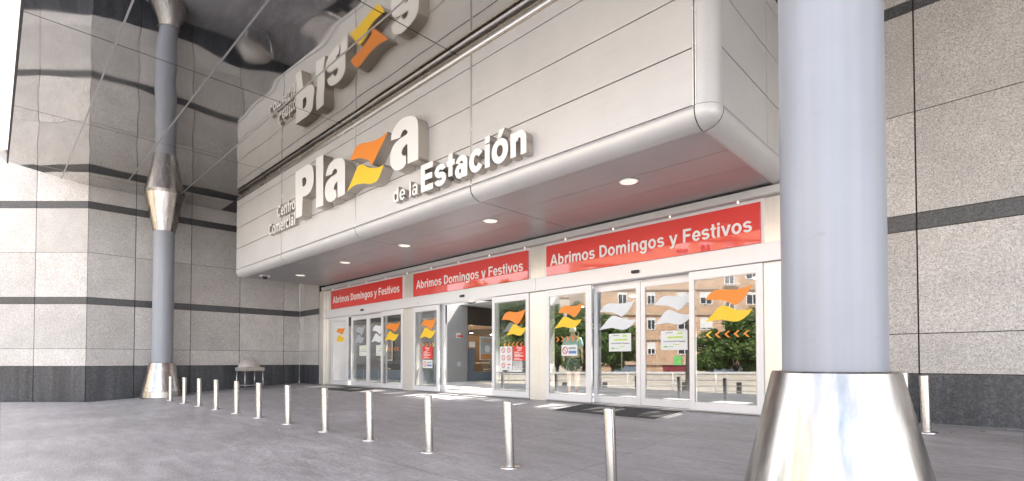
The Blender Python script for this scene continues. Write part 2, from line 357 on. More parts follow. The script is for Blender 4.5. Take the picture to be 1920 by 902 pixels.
# ---- a plain bold grotesque drawn from bars and bowls (units: 1000 per em)
def _rect(a, b, c, d): return [[(a, b), (c, b), (c, d), (a, d)]]
def _ring(cx, cy, rx, ry, tx, ty, a0=0, a1=360, n=22):
    if a1-a0 >= 360:
        return [[(cx+rx*math.cos(2*math.pi*i/n), cy+ry*math.sin(2*math.pi*i/n)) for i in range(n)], [(cx+(rx-tx)*math.cos(2*math.pi*i/n), cy+(ry-ty)*math.sin(2*math.pi*i/n)) for i in range(n)]]
    an = [R(a0+(a1-a0)*i/n) for i in range(n+1)]
    return [[(cx+rx*math.cos(a), cy+ry*math.sin(a)) for a in an]+[(cx+(rx-tx)*math.cos(a), cy+(ry-ty)*math.sin(a)) for a in reversed(an)]]
_O = _ring(305, 260, 272, 272, 142, 112, n=28)
GL = {
 'i': (278, [_rect(70, 0, 208, 519), _rect(70, 590, 208, 716)]), 'l': (278, [_rect(70, 0, 208, 716)]),
 'o': (611, [_O]), 'ó': (611, [_O, [[(245, 590), (335, 590), (445, 740), (290, 740)]]]),
 'b': (611, [_rect(66, 0, 200, 716), _ring(318, 260, 252, 272, 140, 112, n=28)]), 'd': (611, [_rect(411, 0, 545, 716), _ring(293, 260, 252, 272, 140, 112, n=28)]),
 'g': (611, [_rect(411, -20, 545, 519), _ring(290, 268, 250, 264, 138, 110, n=28), _ring(295, -22, 250, 190, 136, 104, 195, 360)]),
 'c': (556, [_ring(292, 260, 258, 272, 142, 114, 38, 322, 26)]), 'e': (556, [_ring(282, 260, 254, 272, 140, 108, -11, 322, 28), _rect(120, 212, 440, 300)]),
 'a': (556, [_rect(355, 0, 492, 350), _ring(272, 345, 220, 186, 137, 104, 0, 162), _ring(222, 158, 192, 170, 128, 88, n=26)]),
 's': (556, [_ring(277, 370, 232, 162, 138, 104, 22, 270), _ring(273, 155, 242, 167, 138, 104, -158, 90)]),
 'r': (389, [_rect(65, 0, 203, 519), _ring(352, 300, 205, 232, 138, 128, 72, 168, 12)]),
 'n': (611, [_rect(65, 0, 203, 519), _ring(336, 315, 211, 216, 138, 118, 0, 165), _rect(409, 0, 547, 315)]),
 'm': (889, [_rect(62, 0, 198, 519), _ring(312, 320, 196, 212, 134, 112, 0, 165), _rect(374, 0, 508, 320), _ring(632, 320, 196, 212, 134, 112, 0, 165), _rect(694, 0, 828, 320)]),
 't': (333, [_rect(85, 150, 222, 690), _rect(15, 412, 315, 519), _ring(238, 152, 153, 162, 137, 108, 180, 292, 12)]),
 'v': (556, [[[(10, 519), (155, 519), (278, 168), (400, 519), (545, 519), (347, 0), (208, 0)]]]),
 'y': (556, [[[(10, 519), (158, 519), (285, 165), (408, 519), (552, 519), (352, -40), (305, -150), (215, -208), (80, -202), (68, -96), (160, -102), (202, -62), (212, -5)]]]),
 'A': (722, [[[(0, 0), (155, 0), (213, 163), (508, 163), (570, 0), (725, 0), (440, 716), (285, 716)], [(256, 283), (465, 283), (361, 560)]]]),
 'D': (722, [_rect(73, 0, 221, 716), _ring(320, 358, 362, 358, 150, 121, -90, 90, 26), _rect(221, 595, 322, 716), _rect(221, 0, 322, 121)]),
 'F': (611, [_rect(73, 0, 221, 716), _rect(221, 595, 568, 716), _rect(221, 300, 518, 421)]),
 'E': (667, [_rect(73, 0, 221, 716), _rect(221, 595, 600, 716), _rect(221, 305, 570, 426), _rect(221, 0, 615, 121)]),
 'C': (722, [_ring(372, 358, 328, 370, 150, 122, 36, 324, 28)]), ' ': (278, [])}
def glyph_mesh(ch, depth, bold, x=0.0):
    bm = bmesh.new()
    for k, pr in enumerate(GL[ch][1]):
        cu = bpy.data.curves.new('c', 'CURVE'); cu.dimensions = '2D'; cu.fill_mode = 'BOTH'; cu.extrude = depth/2
        for p in pr:
            sp = cu.splines.new('POLY'); sp.points.add(len(p)-1); sp.use_cyclic_u = True
            for i, (a, b) in enumerate(p): sp.points[i].co = (a/1000, b/1000, 0, 1)
        cu.offset = bold; me = from_curve(cu); me.transform(Matrix.Translation((x, 0, 0))); stand_up(me, depth)
        me.transform(Matrix.Translation((0, -.0005*k, 0))); bm.from_mesh(me); bpy.data.meshes.remove(me)
    me = bpy.data.meshes.new('g'); bm.to_mesh(me); bm.free(); return me
def string_mesh(txt, depth, bold):
    bm = bmesh.new(); x = 0
    for ch in txt:
        if ch != ' ': me = glyph_mesh(ch, depth, bold, x); bm.from_mesh(me); bpy.data.meshes.remove(me)
        x += GL[ch][0]/1000
    me = bpy.data.meshes.new('s'); bm.to_mesh(me); bm.free(); return me
def fit(me, x0, x1, z0, z1):
    """stretch an upright outline mesh to the box x0..x1, z0..z1"""
    xs = [v.co.x for v in me.vertices]; zs = [v.co.z for v in me.vertices]
    a, b, c, d = min(xs), max(xs), min(zs), max(zs)
    for v in me.vertices:
        v.co.x = x0+(v.co.x-a)/(b-a)*(x1-x0); v.co.z = z0+(v.co.z-c)/(d-c)*(z1-z0)
    return me
def fit_cap(me, x0, x1, base, cap, capref=.73):
    xs = [v.co.x for v in me.vertices]; a, b = min(xs), max(xs)
    for v in me.vertices:
        v.co.x = x0+(v.co.x-a)/(b-a)*(x1-x0); v.co.z = base+v.co.z/capref*cap
    return me
def mesh_obj(name, me, mats, parent, loc=(0, 0, 0), front_back=False):
    me.materials.clear()
    for x in (mats if isinstance(mats, (list, tuple)) else [mats]): me.materials.append(x)
    if front_back:
        for p in me.polygons: p.material_index = 0 if abs(p.normal.y) > .7 else 1
    o = bpy.data.objects.new(name, me); COL.objects.link(o); o.parent = parent; o.location = loc
    return o

# ------------------------------------------------------------------ ground
g = MB()
prof = [(-160, -.9), (-16, -.9), (-3, 0), (2, 0), (8.5, .40), (60, .40)]
for (y0, z0), (y1, z1) in zip(prof, prof[1:]):
    g.quad((-160, y0, z0), (120, y0, z0), (120, y1, z1), (-160, y1, z1))
g.bm.verts.ensure_lookup_table(); bmesh.ops.remove_doubles(g.bm, verts=g.bm.verts, dist=.001)
tag(g.build('ground', M['floor'], loc=(0, 0, 0)), kind='structure', label='grey stone paving rising gently to the doors')
g = MB()
for (y0, z0), (y1, z1) in zip([(-120, -.9), (-16, -.9), (-5, -.138)], [(-16, -.9), (-5, -.138)]):
    g.quad((-120, y0, z0+.004), (90, y0, z0+.004), (90, y1, z1+.004), (-120, y1, z1+.004))
tag(g.build('plaza', M['plaza'], loc=(0, -10, 0)), kind='structure', label='pale sunlit plaza paving in front of the covered entrance')
g = MB(); g.quad((-36, 8.7, .404), (6, 8.7, .404), (6, 34, .404), (-36, 34, .404))
tag(g.build('hall_floor', M['hall_floor'], loc=(-10, 12, .404)), kind='structure', label='polished pale floor inside the entrance')

# ------------------------------------------------------------------ granite walls
def wall_panels(o, axis_pts, courses, thick=.05, gap=.0095):
    """axis_pts: joints along the wall's local x; courses: (z0, z1, kind); panel face looks to local -y"""
    mbs = {}
    for z0, z1, kind in courses:
        mb = mbs.setdefault(kind, MB())
        for a, b in zip(axis_pts, axis_pts[1:]):
            mb.box(a+gap, 0, z0+gap*.6, b-gap, thick, z1-gap*.6)
    names = {'granite': 'granite_cladding', 'band_stone': 'dark_band', 'base_stone': 'dark_plinth'}
    for k, mb in mbs.items(): mb.build(names[k], M[k], o, world=False)
    x0, x1 = axis_pts[0], axis_pts[-1]
    MB().box(x0, .022, courses[0][0], x1, .30, courses[-1][1]).build('backing', M['joint'], o, world=False)
CL = [(-.2, 1.085, 'base_stone'), (1.085, 1.61, 'granite'), (1.61, 2.965, 'granite'), (2.965, 3.175, 'band_stone'), (3.175, 4.535, 'granite'),
      (4.535, 5.885, 'granite'), (5.885, 6.10, 'band_stone'), (6.10, 7.4, 'granite')]
# left wall: runs along +Y at X = -20, faces +X
lw = empty('granite_wall', (-20, 1.80, 0), R(90), 'long speckled granite wall behind the steel footed column, two dark stripes', 'wall')
wall_panels(lw, [0, 1.18, 2.73, 4.27, 5.83, 6.44], CL)
# diagonal bay of the left wall
d = Vector((-S, -S)); st = Vector((-20, 1.80))-Vector((S, S))*4.74
dw = empty('granite_wall', (st.x, st.y, 0), R(45), 'brightest granite wall bay turned to the street at the left edge', 'wall')
wall_panels(dw, [0, 1.58, 3.16, 4.74], CL)
ew = empty('granite_wall', (-20, 8.24, 0), 0, 'narrow shaded granite wall strip between the corner and the door jamb', 'wall')
wall_panels(ew, [0, .42, 1.70], CL)
CR = [(.2, 1.073, 'base_stone'), (1.073, 1.62, 'granite'), (1.62, 3.05, 'granite'), (3.05, 3.278, 'band_stone'), (3.278, 4.693, 'granite'),
      (4.693, 6.11, 'granite'), (6.11, 6.27, 'band_stone'), (6.27, 7.4, 'granite')]
rw = empty('granite_wall', (-2.36, 8.87, 0), 0, 'pale granite wall right of the big foreground column', 'wall')
wall_panels(rw, [0, 1.36, 3.0, 4.6, 6.2, 7.8, 9.4, 11.0], CR)

# ------------------------------------------------------------------ unseen building mass added over the entrance to keep the sun out
b = empty('sun_blocking_mass', (0, 0, 0), 0, 'unseen building mass above the mirrored soffit, added to keep the sun out', 'building')
mb = MB(); mb.box(-36, .4, 7.45, 14, 9.05, 8.8); mb.box(-36, 9.02, 3.62, 14, 9.2, 7.44); mb.box(-36, 15.2, 3.7, 14, 40, 4.2)
mb.box(-36, 9.3, 3.6, -19.9, 15.0, 9.0); mb.box(-.6, 9.2, 3.6, 14, 15.0, 9.0)
mb.build('sun_blocker', M['alu_white'], b)

# ------------------------------------------------------------------ mirrored soffit
ROT = .0125
ms = empty('mirrored_soffit', (-2.5, 5.62, 6.55), ROT, 'dark polished metal soffit of rippled mirror panels over the entrance', 'ceiling')
random.seed(11)
ys = [-5.385, -4.25, -2.86, -1.46, -.02]
xs = [-17.6, -16.35, -12.3, -8.2, -4.35, -.45, 3.4, 7.3, 11.5]
def ripple_panel(x0, x1, y0, y1, parent, zf=lambda x, y: 0, clip=None, name='mirror_panel', amp=1.0):
    g = .009; nx = max(2, int((x1-x0)/.13)); ny = max(2, int((y1-y0)/.13))
    K = [(random.uniform(.5, 1.7)*random.choice((-1, 1)), random.uniform(.7, 2.4), random.uniform(0, 6.3), random.uniform(.5, 1)) for _ in range(5)]
    tx = random.uniform(-.0025, .0025); ty = random.uniform(-.003, .003)
    bm = bmesh.new(); G = []
    for i in range(nx+1):
        row = []
        for j in range(ny+1):
            x = x0+g+(x1-x0-2*g)*i/nx; y = y0+g+(y1-y0-2*g)*j/ny
            xx = x
            if clip: xx = max(x, clip(y)) 
            e = min(1, 6*min(i/nx, 1-i/nx))*min(1, 3*min(j/ny, 1-j/ny))
            h = sum(a*math.sin(kx*x*2.1+ky*y*1.7+ph) for kx, ky, ph, a in K)*.0016*amp
            row.append(bm.verts.new((xx, y, zf(xx, y)+h*e)))
        G.append(row)
    for i in range(nx):
        for j in range(ny):
            vs = [G[i][j], G[i][j+1], G[i+1][j+1], G[i+1][j]]
            if len({(round(v.co.x, 4), round(v.co.y, 4)) for v in vs}) < 4: 
                if abs(vs[0].co.x-vs[3].co.x) < 1e-5 and abs(vs[1].co.x-vs[2].co.x) < 1e-5: continue
            f = bm.faces.new(vs); f.smooth = True
    bmesh.ops.remove_doubles(bm, verts=bm.verts, dist=1e-5)
    for v in [v for v in bm.verts if not v.link_faces]: bm.verts.remove(v)
    me = bpy.data.meshes.new(name); bm.to_mesh(me); bm.free(); me.materials.append(M['mirror'])
    o = bpy.data.objects.new(name, me); COL.objects.link(o); o.parent = parent
for j in range(4):
    for i in range(len(xs)-1):
        cl = (lambda y: -17.45 if y > -3.75 else -17.45+(-3.75-y)*.52) if i == 0 else None
        if i == 0 and j < 1: ripple_panel(-16.58, xs[1]+0, ys[j], ys[j+1], ms, clip=None) if False else None
        ripple_panel(xs[i] if i else -17.5, xs[i+1], ys[j], ys[j+1], ms, clip=cl)
# area to the right of the portal box
ripple_panel(.15, 4.2, 0, 3.2, ms); ripple_panel(4.2, 8.4, 0, 3.2, ms); ripple_panel(8.4, 11.5, 0, 3.2, ms)
mb = MB(); mb.box(-16.45, -5.36, .03, 11.6, -3.7, .5); mb.box(-17.5, -3.7, .03, 11.6, 3.3, .5); mb.build('soffit_backing', M['groove'], ms, world=False)
# bright edge trims along the joints
mb = MB()
for yy in ys[1:-1]: MB().box(-17.3, yy-.013, -.006, 11.4, yy+.013, .02).build('joint_strip', M['steel_dull'], ms, world=False)
# sloping edge band in front of the soffit
fa = empty('mirrored_fascia', (-2.5, .225, 6.55), ROT, 'sloping mirror band along the street edge of the soffit reflecting the bright street', 'fascia')
for i in range(len(xs)-1):
    ripple_panel(xs[i] if i else -16.6, xs[i+1], -1.5, 0, fa, zf=lambda x, y: -y*.75, name='fascia_panel', amp=7)
MB().box(-16.6, -.004, -.03, 11.4, .03, .05).build('edge_strip', M['groove'], fa, world=False)
MB().prism([(-1.5, 1.2), (0, .08), (0, 1.2)], 'x', -16.6, 11.4).build('fascia_backing', M['groove'], fa, world=False)

# ------------------------------------------------------------------ portal canopy
CZ = 3.93; RZ = .17
cp = empty('entrance_canopy', (-2.36, 5.52, 0), .0165, 'white aluminium clad canopy box with rounded edges above the doors', 'canopy')
RR = .22; XL = -15.40; XR = 0.0; ZT = 6.36
seams = [XL, -11.82, -7.84, -4.05, -RR]
zs = [CZ+.225, 4.82, 5.48, 6.14, ZT]
mb = MB()
for a, b_ in zip(seams, seams[1:]):
    for c, e in zip(zs, zs[1:]):
        mb.box(a+.012, 0, c+.008, b_-.012, .04, e-.008)
mb.build('front_panel', M['alu_white'], cp, world=False, bevel=.004)
mb = MB(); yside = [RR, 1.75, 3.35]
for a, b_ in zip(yside, yside[1:]):
    for c, e in zip(zs, zs[1:]): mb.box(-.04, a+.012, c+.008, 0, b_-.012, e-.008)
mb.build('side_panel', M['alu_white'], cp, world=False, bevel=.004)
mb = MB(); yl = [.02, 1.5, 2.9]
for a, b_ in zip(yl, yl[1:]):
    for c, e in zip([CZ+.02]+zs[1:], zs[1:]): mb.box(XL, a+.01, c+.008, XL+.04, b_-.01, e-.008)
mb.build('side_panel', M['alu_white'], cp, world=False)
mb = MB(); mb.box(XL+.03, .025, CZ+.10, -.16, .2, ZT-.01); mb.box(XL+.03, .201, CZ+.145, -.03, 3.3, ZT-.01)
mb.build('backing', M['groove'], cp, world=False)
# seam strips
for x in seams[1:-1]+[-RR-.005]:
    for q in (-.022, .010): MB().box(x+q, -.006, CZ+.22, x+q+.012, .03, ZT).build('seam_strip', M['trim'], cp, world=False)
# bullnose along the front, the side and the rounded corner
def arc(n=10): return [(math.sin(a), math.cos(a)) for a in [math.pi/2*i/n for i in range(n+1)]]
A = arc(12)
def bull_front(x0, x1):
    mb = MB(); r = RR+.012
    pr = [(.0-.012, CZ+.214)]+[(RR-r*math.cos(math.pi/2*i/12), CZ+RZ-(RZ+.012)*math.sin(math.pi/2*i/12)) for i in range(13)]+[(RR+.02, CZ+.05), (.06, CZ+.214)]
    for a, b2 in zip(pr, pr[1:]+pr[:1]):
        f = mb._f([mb.bm.verts.new((x0, a[0], a[1])), mb.bm.verts.new((x1, a[0], a[1])), mb.bm.verts.new((x1, b2[0], b2[1])), mb.bm.verts.new((x0, b2[0], b2[1]))])
        f.smooth = True
    bmesh.ops.remove_doubles(mb.bm, verts=mb.bm.verts, dist=1e-4); return mb
for a, b_ in zip(seams, seams[1:]): bull_front(a+.008, b_-.012).build('bullnose', M['alu_white'], cp, world=False)
mb = MB(); r = RR+.012
pr = [(.012, CZ+.214)]+[(-RR+r*math.cos(math.pi/2*i/12), CZ+RZ-(RZ+.012)*math.sin(math.pi/2*i/12)) for i in range(13)]+[(-RR-.02, CZ+.05), (-.06, CZ+.214)]
for a, b2 in zip(pr, pr[1:]+pr[:1]):
    f = mb._f([mb.bm.verts.new((a[0], RR+.012, a[1])), mb.bm.verts.new((a[0], 3.35, a[1])), mb.bm.verts.new((b2[0], 3.35, b2[1])), mb.bm.verts.new((b2[0], RR+.012, b2[1]))]); f.smooth = True
bmesh.ops.remove_doubles(mb.bm, verts=mb.bm.verts, dist=1e-4); mb.build('bullnose', M['alu_white'], cp, world=False)
mb = MB()   # corner cap: quarter torus/sphere piece below, quarter round above
n = 12
def cpt(i, k, r): 
    a = math.pi/2*i/n; e = math.pi/2*k/n
    return (-RR+r*math.sin(a)*math.cos(e), RR-r*math.cos(a)*math.cos(e), CZ+RZ-(RZ+.012)*math.sin(e))
V = [[mb.bm.verts.new(cpt(i, k, r)) for k in range(n+1)] for i in range(n+1)]
T = [mb.bm.verts.new((cpt(i, 0, r)[0], cpt(i, 0, r)[1], CZ+.214)) for i in range(n+1)]
for i in range(n):
    mb._f([T[i], T[i+1], V[i+1][0], V[i][0]]).smooth = True
    for k in range(n):
        f = mb._f([V[i][k], V[i+1][k], V[i+1][k+1], V[i][k+1]])
        if f: f.smooth = True
bmesh.ops.remove_doubles(mb.bm, verts=mb.bm.verts, dist=1e-5)
mb.build('corner_cap', M['alu_white'], cp, world=False)
mb = MB(); r = RR
V = [[mb.bm.verts.new((-RR+r*math.sin(math.pi/2*i/n), RR-r*math.cos(math.pi/2*i/n), z)) for z in (CZ+.225, ZT)] for i in range(n+1)]
for i in range(n): mb._f([V[i][0], V[i+1][0], V[i+1][1], V[i][1]]).smooth = True
mb.build('rounded_corner', M['alu_white'], cp, world=False)
# underside
mb = MB(); sy = [RR-.002, .98, 1.72, 2.84]
sx = [XL+.02, -11.82, -7.84, -4.05, -RR+.002]
for a, b_ in zip(sx, sx[1:]):
    for c, e in zip(sy, sy[1:]): mb.box(a+.008, c+.004, CZ+.001, b_-.008, e-.004, CZ+.03)
mb.build('underside_panel', M['alu_soffit'], cp, world=False)
mb = MB(); mb.box(XL+.03, RR+.02, CZ+.022, -.25, 3.2, CZ+.12); mb.build('underside_backing', M['groove'], cp, world=False)
# trims between soffit and canopy top
MB().box(XL, -.012, ZT-.004, -.10, .30, ZT+.022).build('top_rail', M['gold_trim'], cp, world=False, bevel=.004)
MB().tube((XL, .05, ZT+.085), (-.2, .05, ZT+.085), .050, 20).build('gutter', M['steel_dull'], cp, world=False)
MB().box(XL, .065, ZT+.024, -.2, .3, 6.545).build('gutter_backing', M['gold_trim'], cp, world=False)

# ------------------------------------------------------------------ raised lettering on the canopy face
def cpx(px, py, off):
    """photograph point carried onto the canopy's own face plane -> local (x, z)"""
    P = R(1.27); a = (px-960)/957; b_ = -(py-655)/957
    ray = Vector((-S*math.cos(P)+a*S+b_*S*math.sin(P), S*math.cos(P)+a*S-b_*S*math.sin(P), math.sin(P)+b_*math.cos(P)))
    m = local_of(cp).inverted(); o = m @ Vector((0, 0, 1.25)); dd = m.to_3x3() @ ray
    t = (off-o.y)/dd.y; q = o+dd*t; return (q.x, q.z)
def crop(pts, x0, y0, sc_=5.011, off=-.24): return [cpx(x0+x/sc_, y0+y/sc_, off) for x, y in pts]
BIG = .24
w1 = empty('raised_lettering', (0, 0, 0), 0, 'largest white raised word with an orange and yellow flag as its fourth letter', 'lettering')
w1.location = cp.location + Vector((-9, -.3, 5)); w1.rotation_euler = (0, 0, .0165)
def on_canopy(name, polys, depth, mats, parent, off):
    me = poly_mesh(polys, depth)
    lp = local_of(parent).inverted() @ local_of(cp)
    o = mesh_obj(name, me, mats, parent, front_back=True); me.transform(lp @ Matrix.Translation((0, off, 0)))
    for p in me.polygons: pass
    return o
P_out = [(320,215),(380,178),(438,141),(470,150),(486,185),(492,255),(488,320),(470,378),(445,415),(418,436),(388,446),(382,625),(322,650)]
P_in = [(383,278),(400,263),(415,266),(424,288),(420,322),(406,343),(388,352)]
l_out = [(513,85),(582,50),(581,528),(514,552)]
a1 = [(605,255),(615,200),(640,140),(680,100),(730,82),(765,90),(782,120),(786,190),(785,420),(717,455),(714,300),(694,325),(681,358),(684,380),(703,380),(706,435),(690,470),(655,493),(620,485),(600,440),(598,370),(615,310),(650,265),(690,238),(713,215),(708,190),(690,183),(670,205),(664,233)]
a2 = [(465,320),(475,250),(510,180),(560,120),(620,92),(670,88),(705,110),(718,150),(722,240),(722,495),(622,538),(620,350),(598,366),(575,400),(565,435),(578,460),(607,458),(608,530),(580,575),(530,600),(490,590),(465,550),(458,480),(470,410),(500,350),(560,295),(612,262),(622,238),(605,215),(582,223),(562,260),(555,290)]
f_or = [(82,505),(105,450),(130,395),(165,355),(215,340),(290,325),(360,295),(415,250),(435,235),(400,320),(350,420),(290,545),(268,542),(275,515),(220,492),(165,485),(110,500)]
f_ye = [(52,800),(100,690),(145,580),(170,548),(205,545),(250,570),(320,575),(370,560),(400,542),(360,650),(330,700),(275,725),(215,722),(150,730),(100,755)]
LM = [M['letter'], M['letter_side']]
sm = lambda p: smooth_poly(p)
on_canopy('letter', [sm(crop(P_out, 490, 280)), sm(crop(P_in, 490, 280))], BIG, LM, w1, -BIG)
on_canopy('letter', [crop(l_out, 490, 280)], BIG, LM, w1, -BIG)
on_canopy('letter', [sm(crop(a1, 490, 280))], BIG, LM, w1, -BIG)
on_canopy('flag', [sm(crop(f_or, 640, 200))], BIG, [M['orange'], M['letter_side']], w1, -BIG)['label'] = 'orange waving flag shape'
on_canopy('flag', [sm(crop(f_ye, 640, 200))], BIG, [M['yellow'], M['letter_side']], w1, -BIG)['label'] = 'yellow waving flag shape'
on_canopy('letter', [sm(crop(a2, 640, 200))], BIG, LM, w1, -BIG)
def word(txt, left, right, capx, depth, label, bold, slant=0, spacing=1.0, capref=.716):
    """left/right: baseline ends in the photograph, capx: (bottom, top) of the first capital"""
    x0, z0 = cpx(*left, -depth); x1, z1 = cpx(*right, -depth)
    cb = cpx(*capx[0], -depth)[1]; ct = cpx(*capx[1], -depth)[1]
    zb = (z0+z1)/2
    root = empty('raised_lettering', (0, 0, 0), .0165, label, 'lettering')
    root.location = local_of(cp) @ Vector(((x0+x1)/2, -depth, zb))
    lp = local_of(root).inverted() @ local_of(cp)
    # every letter a part of its own: widths from the running advance of the text
    adv = [0]
    for ch in txt: adv.append(adv[-1]+GL[ch][0]/1000*spacing)
    k = (x1-x0)/(adv[-1]-.10); zk = (ct-cb)/capref
    for i, ch in enumerate(txt):
        if ch == ' ': continue
        me = glyph_mesh(ch, depth, bold)
        for v in me.vertices:
            v.co.x = x0+(adv[i]+v.co.x-.05)*k; v.co.z = zb+v.co.z*zk
        me.transform(lp @ Matrix.Translation((0, -depth, 0)))
        mesh_obj('letter', me, LM, root, front_back=True)
    return root
word('Centro', (519.5, 408), (553.2, 391), ((521, 408), (521, 387)), .10, 'small white raised upper word left of the largest raised word', .004)
word('Comercial', (503.5, 442.5), (553.4, 420), ((506, 441), (506, 420)), .10, 'small white raised lower word at the canopy\'s left end', .004)
word('de la', (737, 380), (783, 364.7), ((745.5, 377.5), (745.5, 350)), .10, 'small white raised short words before the longest bold word', .0, capref=.716)
word('Estación', (789, 360.5), (987.5, 284), ((790, 360), (790, 312)), .15, 'bold white raised word with an accent at the right end of the lettering', .022, spacing=1.03)

# ------------------------------------------------------------------ canopy lamps and dome camera
for i, (x, lab) in enumerate([(-4.12, 'round ceiling lamp nearest the big column'), (-7.17, 'second round ceiling lamp from the right end of the canopy'), (-10.13, 'middle of the five round ceiling lamps'),
                 (-13.03, 'second round ceiling lamp from the left end of the canopy'), (-15.98, 'round ceiling lamp beside the dome camera')]):
    t = empty('ceiling_lamp', (x, 6.59, CZ), 0, lab, 'ceiling lamp', 'round lamps under the canopy')
    if i == 0:
        MB().lathe([(.125, -.012), (.128, -.002), (.128, 0)], 0, 0, 40).build('diffuser', M['lens'], t, world=False)
        m_ = MB(); m_.lathe([(.128, -.008), (.155, -.014), (.158, 0), (.128, 0)], 0, 0, 40, cap=False); m_.build('rim', M['trim'], t, world=False)
        first = t
    else:
        for ch in kids(first):
            c = ch.copy(); COL.objects.link(c); c.parent = t
t = empty('dome_camera', (-16.87, 5.84, CZ), 0, 'small dome security camera under the left end of the canopy', 'security camera')
MB().lathe([(.15, -.035), (.165, -.02), (.165, 0)], 0, 0, 32).build('base', M['trim'], t, world=False)
MB().lathe([(.005, -.11), (.04, -.105), (.07, -.085), (.085, -.036)], 0, 0, 24).build('dome', M['black'], t, world=False)

# ------------------------------------------------------------------ entrance frame
D = 8.41
ef = empty('entrance_facade', (-10, D, .4), 0, 'white metal shopfront frame with posts around the three doorways', 'shopfront')
doors = [(-17.42, -12.83), (-12.30, -7.77), (-7.28, -2.82)]
posts = [(-18.22, -17.86, 8.22), (-17.85, -17.42, 8.33), (-12.83, -12.30, 8.33), (-7.77, -7.28, 8.33), (-2.82, -2.30, 8.33)]
for a, b_, y in posts:
    mb = MB()
    mb.box(a, y, .385, b_, D+.2, 2.77)
    mb.box(a, y, 3.062, b_, D+.2, 3.78)
    if a > -17.8: pass
    else: mb.box(a, y, 2.77, b_, D+.2, 3.062)
    mb.build('post', M['post_alu'], ef, bevel=.008)
mb = MB()
for a, b_ in ((-17.86, -12.565), (-12.56, -7.525), (-7.52, -2.36)): mb.box(a, 8.25, 2.772, b_, D+.2, 3.058)
mb.build('door_header', M['door_alu'], ef, bevel=.006)
mb = MB()
for a, b_ in doors: mb.box(a-.02, 8.31, 3.062, b_+.02, 8.36, 3.78)
mb.build('sign_surround', M['door_alu'], ef, bevel=.006)
MB().box(-18.0, 8.19, 3.785, -2.30, 8.45, 3.905).build('top_rail', M['alu_white'], ef, bevel=.006)
mb = MB(); mb.box(-18.2, 8.47, 3.78, -2.3, 8.6, 3.95); mb.build('upper_backing', M['groove'], ef)
mb = MB()
for a, b_ in doors: mb.box(a, 8.30, .402, b_, 8.62, .412)
mb.build('threshold', M['steel_dull'], ef)
for k in range(13): MB().lathe([(.002, 3.74), (.014, 3.745), (.019, 3.76), (.019, 3.784)], -17.2+k*1.17, 8.24, 10).build('spot_bulb', M['lens'], ef)
# red signs
lab = ['smallest looking red opening days sign, over the left doorway', 'red opening days sign over the open middle doorway', 'largest looking red opening days sign, over the right doorway']
for (a, b_), l_, (tx0, tx1) in zip([(-17.40, -12.86), (-12.26, -7.78), (-7.23, -2.84)], lab, [(-17.25, -12.97), (-12.11, -7.92), (-7.12, -2.96)]):
    t = empty('sign_panel', ((a+b_)/2, 8.30, 3.07), 0, l_, 'sign', 'red signs over the doorways')
    MB().box(a, 8.275, 3.072, b_, 8.305, 3.715).build('panel', M['red'], t)
    me = string_mesh('Abrimos Domingos y Festivos', .003, .003)
    fit_cap(me, tx0, tx1, 3.275, .232, .716)
    me.transform(local_of(t).inverted() @ Matrix.Translation((0, 8.2705, 0)))
    mesh_obj('lettering', me, M['letter'], t)
for x, l_ in ((-15.1, 'tiny black door sensor over the left doorway'), (-10.02, 'tiny black door sensor over the middle doorway'), (-5.02, 'tiny black door sensor over the right doorway')):
    mb = MB(); mb.box(x-.075, 8.205, 2.86, x+.075, 8.25, 2.915); mb.box(x-.06, 8.195, 2.868, x+.06, 8.205, 2.895)
    tag(mb.build('door_sensor', M['black'], None, loc=(x, 8.25, 2.88), bevel=.006), l_, 'sensor', 'door sensors')

# ------------------------------------------------------------------ door leaves with their vinyl
WAVE_A = [(0, .45), (.12, .85), (.30, 1), (.52, .93), (.72, .92), (.9, 1.0), (1, 1.08), (.92, .72), (.84, .40), (.72, .12), (.62, 0), (.50, .20), (.34, .36), (.16, .42)]
WAVE_B = [(0, .02), (.14, .42), (.28, .84), (.38, 1), (.50, .93), (.66, .70), (.82, .62), (1, .68), (.92, .36), (.80, .08), (.68, -.05), (.50, .02), (.34, .12), (.14, .06)]
def wave(kind, x0, x1, z0, z1, y, m, parent):
    base = WAVE_A if kind == 'a' else WAVE_B
    pts = smooth_poly([(x0+u*(x1-x0), z0+v*(z1-z0)) for u, v in base], 50, 3)
    me = poly_mesh([pts], .002); me.transform(local_of(parent).inverted() @ Matrix.Translation((0, y, 0)))
    return mesh_obj('wave_decal', me, m, parent)
def chevrons(x0, x1, z, y, right, parent, m1='orange', m2='yellow'):
    w_ = (x1-x0)/5.2
    for k in range(5):
        polys = []
        cx = x0+w_*(k+.5); s_ = 1 if right else -1; h = .055
        p = [(cx-s_*w_*.32, z+h), (cx-s_*w_*.10, z+h), (cx+s_*w_*.34, z), (cx-s_*w_*.10, z-h), (cx-s_*w_*.32, z-h), (cx+s_*w_*.08, z)]
        me = poly_mesh([p], .002); me.transform(local_of(parent).inverted() @ Matrix.Translation((0, y, 0)))
        mesh_obj('arrow_decal', me, M['yellow'] if k == (4 if right else 0) else M['orange'], parent)
